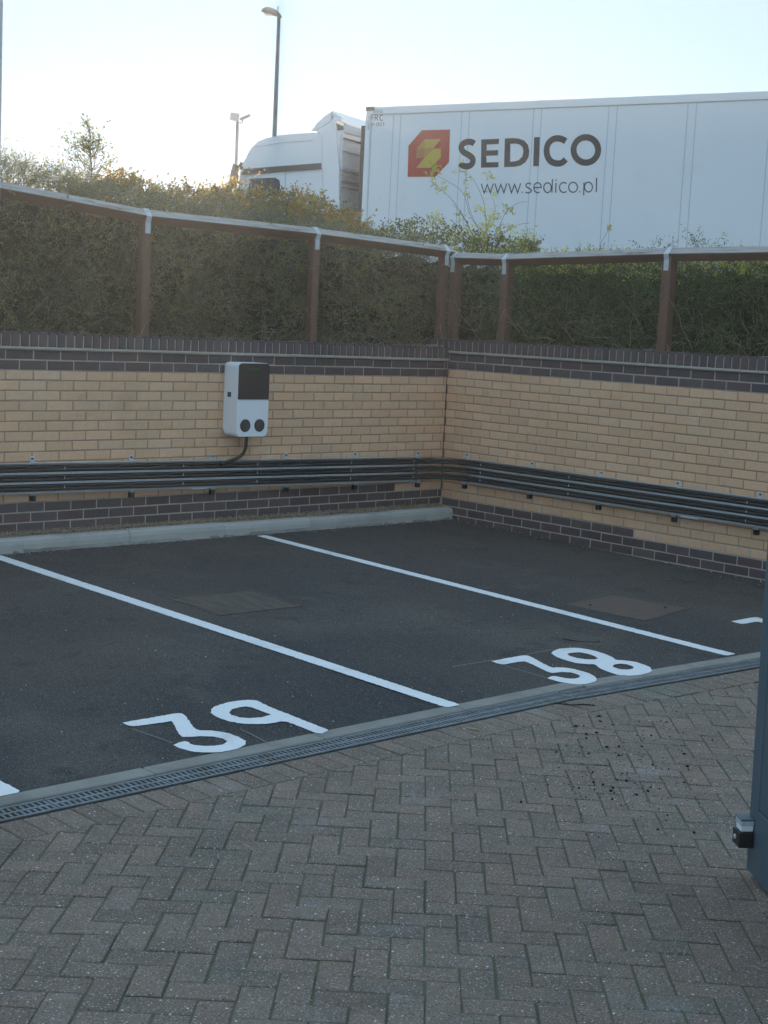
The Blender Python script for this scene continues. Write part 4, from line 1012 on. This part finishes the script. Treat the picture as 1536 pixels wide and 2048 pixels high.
for seg_ in ([(564.5,341),(566,341),(566,420),(564.5,420)], [(642.2,337),(643.4,337),(645,420),(643.8,420)], [(641,272),(641.8,272),(642,326),(641,326)], [(628,262),(629.5,262),(642,272),(640.8,272.5)], [(505,292),(560,283),(620,279),(620,280),(560,284),(505,293)]):
    slab('door_gap', prof_px(seg_), .040 if seg_[0][0] > 630 else .0805, .046 if seg_[0][0] > 630 else .0905, MT['seam'], cab)
slab('sun_visor', prof_px([(468,335),(474,322),(478,324),(474,338)]), .1, 2.45, MT['tdark'], cab, .004)
# mirror housing seen at the nose
slab('mirror', prof_px([(464,372),(468,345),(472,328),(476,330),(473,352),(470,376)]), -.10, .05, MT['lamp'], cab, .01)
bx('mirror_arm', (T(470, 335)[0], -.06, T(470, 335)[1]-.02), (T(470, 335)[0]+.10, .10, T(470, 335)[1]+.02), MT['tdark'], cab)
# rear wall with its ribs, seen in the gap
rt_ = rear_t
for (ya, yb, m_) in ((245, 262, MT['seam']), (272.5, 275, MT['lamp']), (298, 300, MT['seam']), (332, 338, MT['seam']), (340, 342, MT['lamp']), (348, 350, MT['seam']), (356, 358.5, MT['seam']), (361, 363.5, MT['tdark']), (371, 372.5, MT['lamp'])):
    z1, z0 = T(690, ya)[1], T(690, yb)[1]
    bx('rear_rib', (rt_+.001, .13, z0), (rt_+.02, 2.45, z1), m_, cab)
# curved rear lip of the roof deflector
bm = bmesh.new(); a0 = T(659, 219.5); rr = []
for k in range(13):
    n_ = .10+k*2.35/12; sag = .05*math.sin(k/12*math.pi)
    rr.append([bm.verts.new(c) for c in ((a0[0]-.02, n_, a0[1]-.01-sag), (a0[0]+.17, n_, a0[1]-.10-sag*1.3), (a0[0]+.17, n_, a0[1]-.17-sag*1.3), (a0[0]-.02, n_, a0[1]-.16-sag))])
for a, b in zip(rr, rr[1:]):
    for k in range(4): bm.faces.new((a[k], a[(k+1) % 4], b[(k+1) % 4], b[k]))
bm.faces.new(rr[0][::-1]); bm.faces.new(rr[-1]); bm_obj('roof_deflector', bm, MT['truckw'], cab, smooth=False)
bx('chassis', (-2.6, .85, .65), (13.4, 1.75, 1.05), MT['tdark'], truck)
def wheel(t, n):
    o = bm = bmesh.new(); prism(bm, arc(t, .50, .50, .50, 0, 345, 23), (n, n+.3), lambda a, b, c: (a, c, b)); o = bm_obj('wheel', bm, MT['rubber'], truck)
    bm = bmesh.new(); prism(bm, arc(t, .50, .29, .29, 0, 345, 23), (n-.01, n+.31), lambda a, b, c: (a, c, b)); bm_obj('rim', bm, MT['galv'], o)
for t in (-1.75, 1.6, 9.6, 10.9, 12.2):
    for n in (.06, 2.24): wheel(t, n)

# ------------------------------------------------------------------ lamp posts, poles
def at_dist(px, py, D): d = ray(px, py); return CAM+d*(D/math.hypot(d.x, d.y))
b = at_dist(549, 268, 35)
lp = empty('street_lamp', (b.x, b.y, 1.2), label='tall street lamp with one rounded head in front of the sun', cat='street lamp')
topz_ = at_dist(561, 33, 35).z
bm = bmesh.new(); tube(bm, [(0, 0, 0), (0, 0, 3), (0, 0, topz_-1.2)], [.075, .06, .040], 12); bm_obj('pole', bm, MT['lamp'], lp, smooth=True)
ax = Vector((rt.x, rt.y, 0)).normalized(); az = math.atan2(-ax.y, -ax.x)
bm = bmesh.new()
rings = []
for k, (x, zz, ww, hh_) in enumerate([(-.06,-.02,.03,.03),(-.02,.0,.07,.07),(.08,.05,.12,.10),(.20,.085,.14,.11),(.30,.10,.12,.10),(.38,.105,.07,.06),(.41,.10,.02,.02)]):
    rings.append([bm.verts.new((x, ww*math.cos(2*math.pi*j/12), zz+hh_*math.sin(2*math.pi*j/12)*(1 if math.sin(2*math.pi*j/12) > 0 else .55))) for j in range(12)])
for a, c in zip(rings, rings[1:]):
    for j in range(12): bm.faces.new((a[j], a[(j+1) % 12], c[(j+1) % 12], c[j]))
bm.faces.new(rings[0]); bm.faces.new(rings[-1][::-1])
hd = bm_obj('lamp_head', bm, MT['lamp'], lp, (0, 0, topz_-1.2), (0, 0, az), smooth=True)
bm = bmesh.new(); prism(bm, arc(.21, 0, .13, .08, 0, 342, 19), (.020, .036), lambda a, c, z: (a, c, z)); bm_obj('lens', bm, MT['lens'], hd)
bm = bmesh.new(); tube(bm, [(.03, 0, .1), (.03, 0, .22)], .014, 6); bm_obj('photocell', bm, MT['lamp'], hd)
b = at_dist(473, 305, 45); top2 = at_dist(479, 243, 45).z
l2 = empty('floodlight_post', (b.x, b.y, 1.2), label='shorter distant post with two floodlights beside the truck cab', cat='light post')
bm = bmesh.new(); tube(bm, [(0, 0, 0), (0, 0, top2-1.2)], [.06, .045], 10); bm_obj('pole', bm, MT['lamp'], l2, smooth=True)
A2 = ax
o = bx('floodlight', (-.13, -.09, 0), (.13, .09, .22), MT['lens'], l2, .02, 2, loc=-A2*.10+Vector((0, 0, top2-1.2+.02)), rot=(0, .1, math.atan2(A2.y, A2.x)))
bm = bmesh.new(); tube(bm, [Vector((0, 0, top2-1.2-.02))+A2*a+Vector((0, 0, c)) for a, c in ((0, 0), (.10, -.03), (.16, .03), (.14, .08))], .014, 6); bm_obj('arm', bm, MT['lamp'], l2)
bx('floodlight', (-.17, -.10, -.03), (.17, .10, .03), MT['lamp'], l2, .02, 2, loc=A2*.22+Vector((0, 0, top2-1.2+.13)), rot=(0, -.45, math.atan2(A2.y, A2.x)))
b1 = at_dist(8.5, 0, 4.9); 
po = empty('grey_post', (b1.x-.066*ax.x, b1.y-.066*ax.y, ZP), label='grey painted post at the extreme left edge, cut off by the frame', cat='post')
bx('post', (-.05, -.05, 0), (.05, .05, 4.2), MT['pole'], po, .004, rot=(0, 0, math.atan2(ax.y, ax.x)))

# ------------------------------------------------------------------ gate leaf at the right edge
gd = Vector((-.617, -.787, 0)).normalized(); gn = Vector((-gd.y, gd.x, 0)); gn = gn if gn.dot(CAM-Vector((-5.4, -6.9, 0))) > 0 else -gn
g0 = onplane(1492, 1737, (0, 0, pz(-5.4, -6.95)+.02), (0, 0, 1)); g0z = pz(-5.4, -6.95)+.02
gate = empty('gate_leaf', (g0.x, g0.y, g0z), (0, 0, math.atan2(gd.y, gd.x)), label='blue-grey steel gate leaf standing open at the right edge', cat='gate')
sg = 1 if Matrix.Rotation(math.atan2(gd.y, gd.x), 3, 'Z') @ Vector((0, 1, 0)) == gn else (1 if (Matrix.Rotation(math.atan2(gd.y, gd.x), 3, 'Z') @ Vector((0, 1, 0))).dot(gn) > 0 else -1)
gate.rotation_euler[0] = -sg*.018
def gb(name, x0, x1, o0, o1, z0, z1, m, bev=.002, parent=gate):
    y0, y1 = sorted((o0*sg, o1*sg)); return bx(name, (x0, y0, z0), (x1, y1, z1), m, parent, bev)
gb('stile', 0, .082, -.05, 0, 0, 2.1, MT['gate'], .003)
gb('kick_panel', .083, 1.3, -.046, .003, 0.0, .235, MT['gate'])
gb('panel', .083, 1.3, -.040, -.003, .237, 2.02, MT['gate'])
gb('top_rail', .083, 1.3, -.05, 0, 2.022, 2.1, MT['gate'])
pc = empty('gate_sensor', gate.matrix_world @ Vector((0, 0, 0)), label='small silver and black sensor fixed near the foot of the grey gate', cat='sensor')
pc.location = gate.location; pc.rotation_euler = gate.rotation_euler
gb('bracket', -.012, .060, .001, .052, .095, .148, MT['black'], .002, pc)
gb('body', .002, .052, .001, .046, .150, .190, MT['white_plastic'], .003, pc)
gb('band', -.0005, .0545, .001, .0475, .172, .189, MT['galv'], .001, pc)
gb('cap', -.003, .058, .001, .050, .1905, .196, MT['gate'], .002, pc)
gb('bolt', .018, .034, .0525, .060, .118, .134, MT['galv'], .003, pc)
gb('bolt', -.020, -.0125, .018, .030, .116, .130, MT['galv'], .003, pc)

# ------------------------------------------------------------------ debris
def clods():
    while True:
        a, b = rng.normal(1250, 95), rng.normal(1530, 62)
        if 960 < a < 1480 and 1420 < b < 1680:
            p = ground(a, b); return (p.x, p.y, pz(p.x, p.y)+.002)
scatter('dark_debris', 420, clods, .0040, MT['debris'], 'scattered black grit and clods on the block paving near the gate', 'debris', flat=.7)
def chips_a():
    p = ground(U(0, 1500), U(1060, 1560))
    while p.y < -4.7 or p.x > -.02: p = ground(U(0, 1500), U(1060, 1560))
    return (p.x, p.y, gz(p.y)+.002)
scatter('pale_grit', 150, chips_a, .0034, MT['stone'], 'small pale stone chips scattered over the asphalt and kerb foot', 'grit', flat=.5)
def chips_p():
    p = ground(U(0, 1500), U(1500, 2048)); return (p.x, p.y, (pz(p.x, p.y) if p.y < -5.02 else ZP)+.002)
scatter('pale_grit', 90, chips_p, .0026, MT['stone'], 'tiny pale stone chips scattered over the block paving', 'grit', flat=.5)
def kerbside():
    if U(0, 1) < .62: return (U(-5.6, -.1), -.18-abs(rng.normal(0, .05)), 0.0)
    return (-.012-abs(rng.normal(0, .05)), U(-4.3, -.2), None)
def ks():
    a = kerbside(); return (a[0], a[1], gz(a[1])+.003)
scatter('pale_grit', 170, ks, .0042, MT['stone'], 'stone chips gathered along the foot of the kerb and the right wall', 'grit', flat=.5)
scatter('leaf_litter', 130, ks, .010, MT['twig'], 'dry leaf bits gathered along the kerb foot and the right wall', 'dead leaves', flat=.22)
def stick(label, px, r, m, z=.006):
    bm = bmesh.new(); pts = [Vector(p) for p in px]; tube(bm, [(lambda g_: (g_.x, g_.y, (gz(g_.y) if g_.y > -5.02 else pz(g_.x, g_.y))+z))(ground(p.x, p.y)) for p in curve(pts, 4)], r, 5)
    return tag(bm_obj('twig', bm, m), label, 'twig')
stick('thin dark twig lying on the asphalt above the number 38', [(1126,1279),(1150,1284),(1180,1286),(1200,1285)], .0022, MT['debris'])
stick('dark forked twig lying across the drain near the number 38', [(1110,1408),(1140,1412),(1165,1411),(1190,1413)], .003, MT['debris'])
stick('pale dry stalk lying on the paving below the middle bay line', [(932,1458),(945,1460),(958,1462)], .004, MT['straw'])
# weeds by the corner and fine moss tufts in the joints
wd = empty('weed', (-.55, -.03, .1), label='small dry weed growing between kerb and wall near the corner', cat='weed')
tubes([curvy((U(-.2, .3), U(-.02, .02), 0), (U(-.6, .6), U(-.6, .1), 1), U(.04, .09), 5, .3) for _ in range(34)], .0012, .0006, MT['straw'], 'stems', wd)
V, Fq = leaves(np.stack([U(-.2, .3, 50), U(-.02, .02, 50), U(0, .04, 50)], 1), rng.normal(0, 1, (50, 3)), 3, .03, .016, .006); np_obj('foliage', V, Fq, leafR, wd)

# ------------------------------------------------------------------ thin scattering volume, added to imitate the lens flare glow
HZ = bpy.data.materials.new('flare_haze_volume'); HZ.use_nodes = True; HZ.node_tree.nodes.clear()
hv = HZ.node_tree.nodes.new('ShaderNodeVolumePrincipled'); hv.inputs['Color'].default_value = (1, .96, .92, 1)
hv.inputs['Density'].default_value = .0014; hv.inputs['Anisotropy'].default_value = .60
ho = HZ.node_tree.nodes.new('ShaderNodeOutputMaterial'); HZ.node_tree.links.new(hv.outputs[0], ho.inputs['Volume'])
bm = bmesh.new(); box(bm, (-142, -142, -1.7), (142, 142, 9.6)); tag(bm_obj('flare_haze', bm, HZ), kind='stuff')
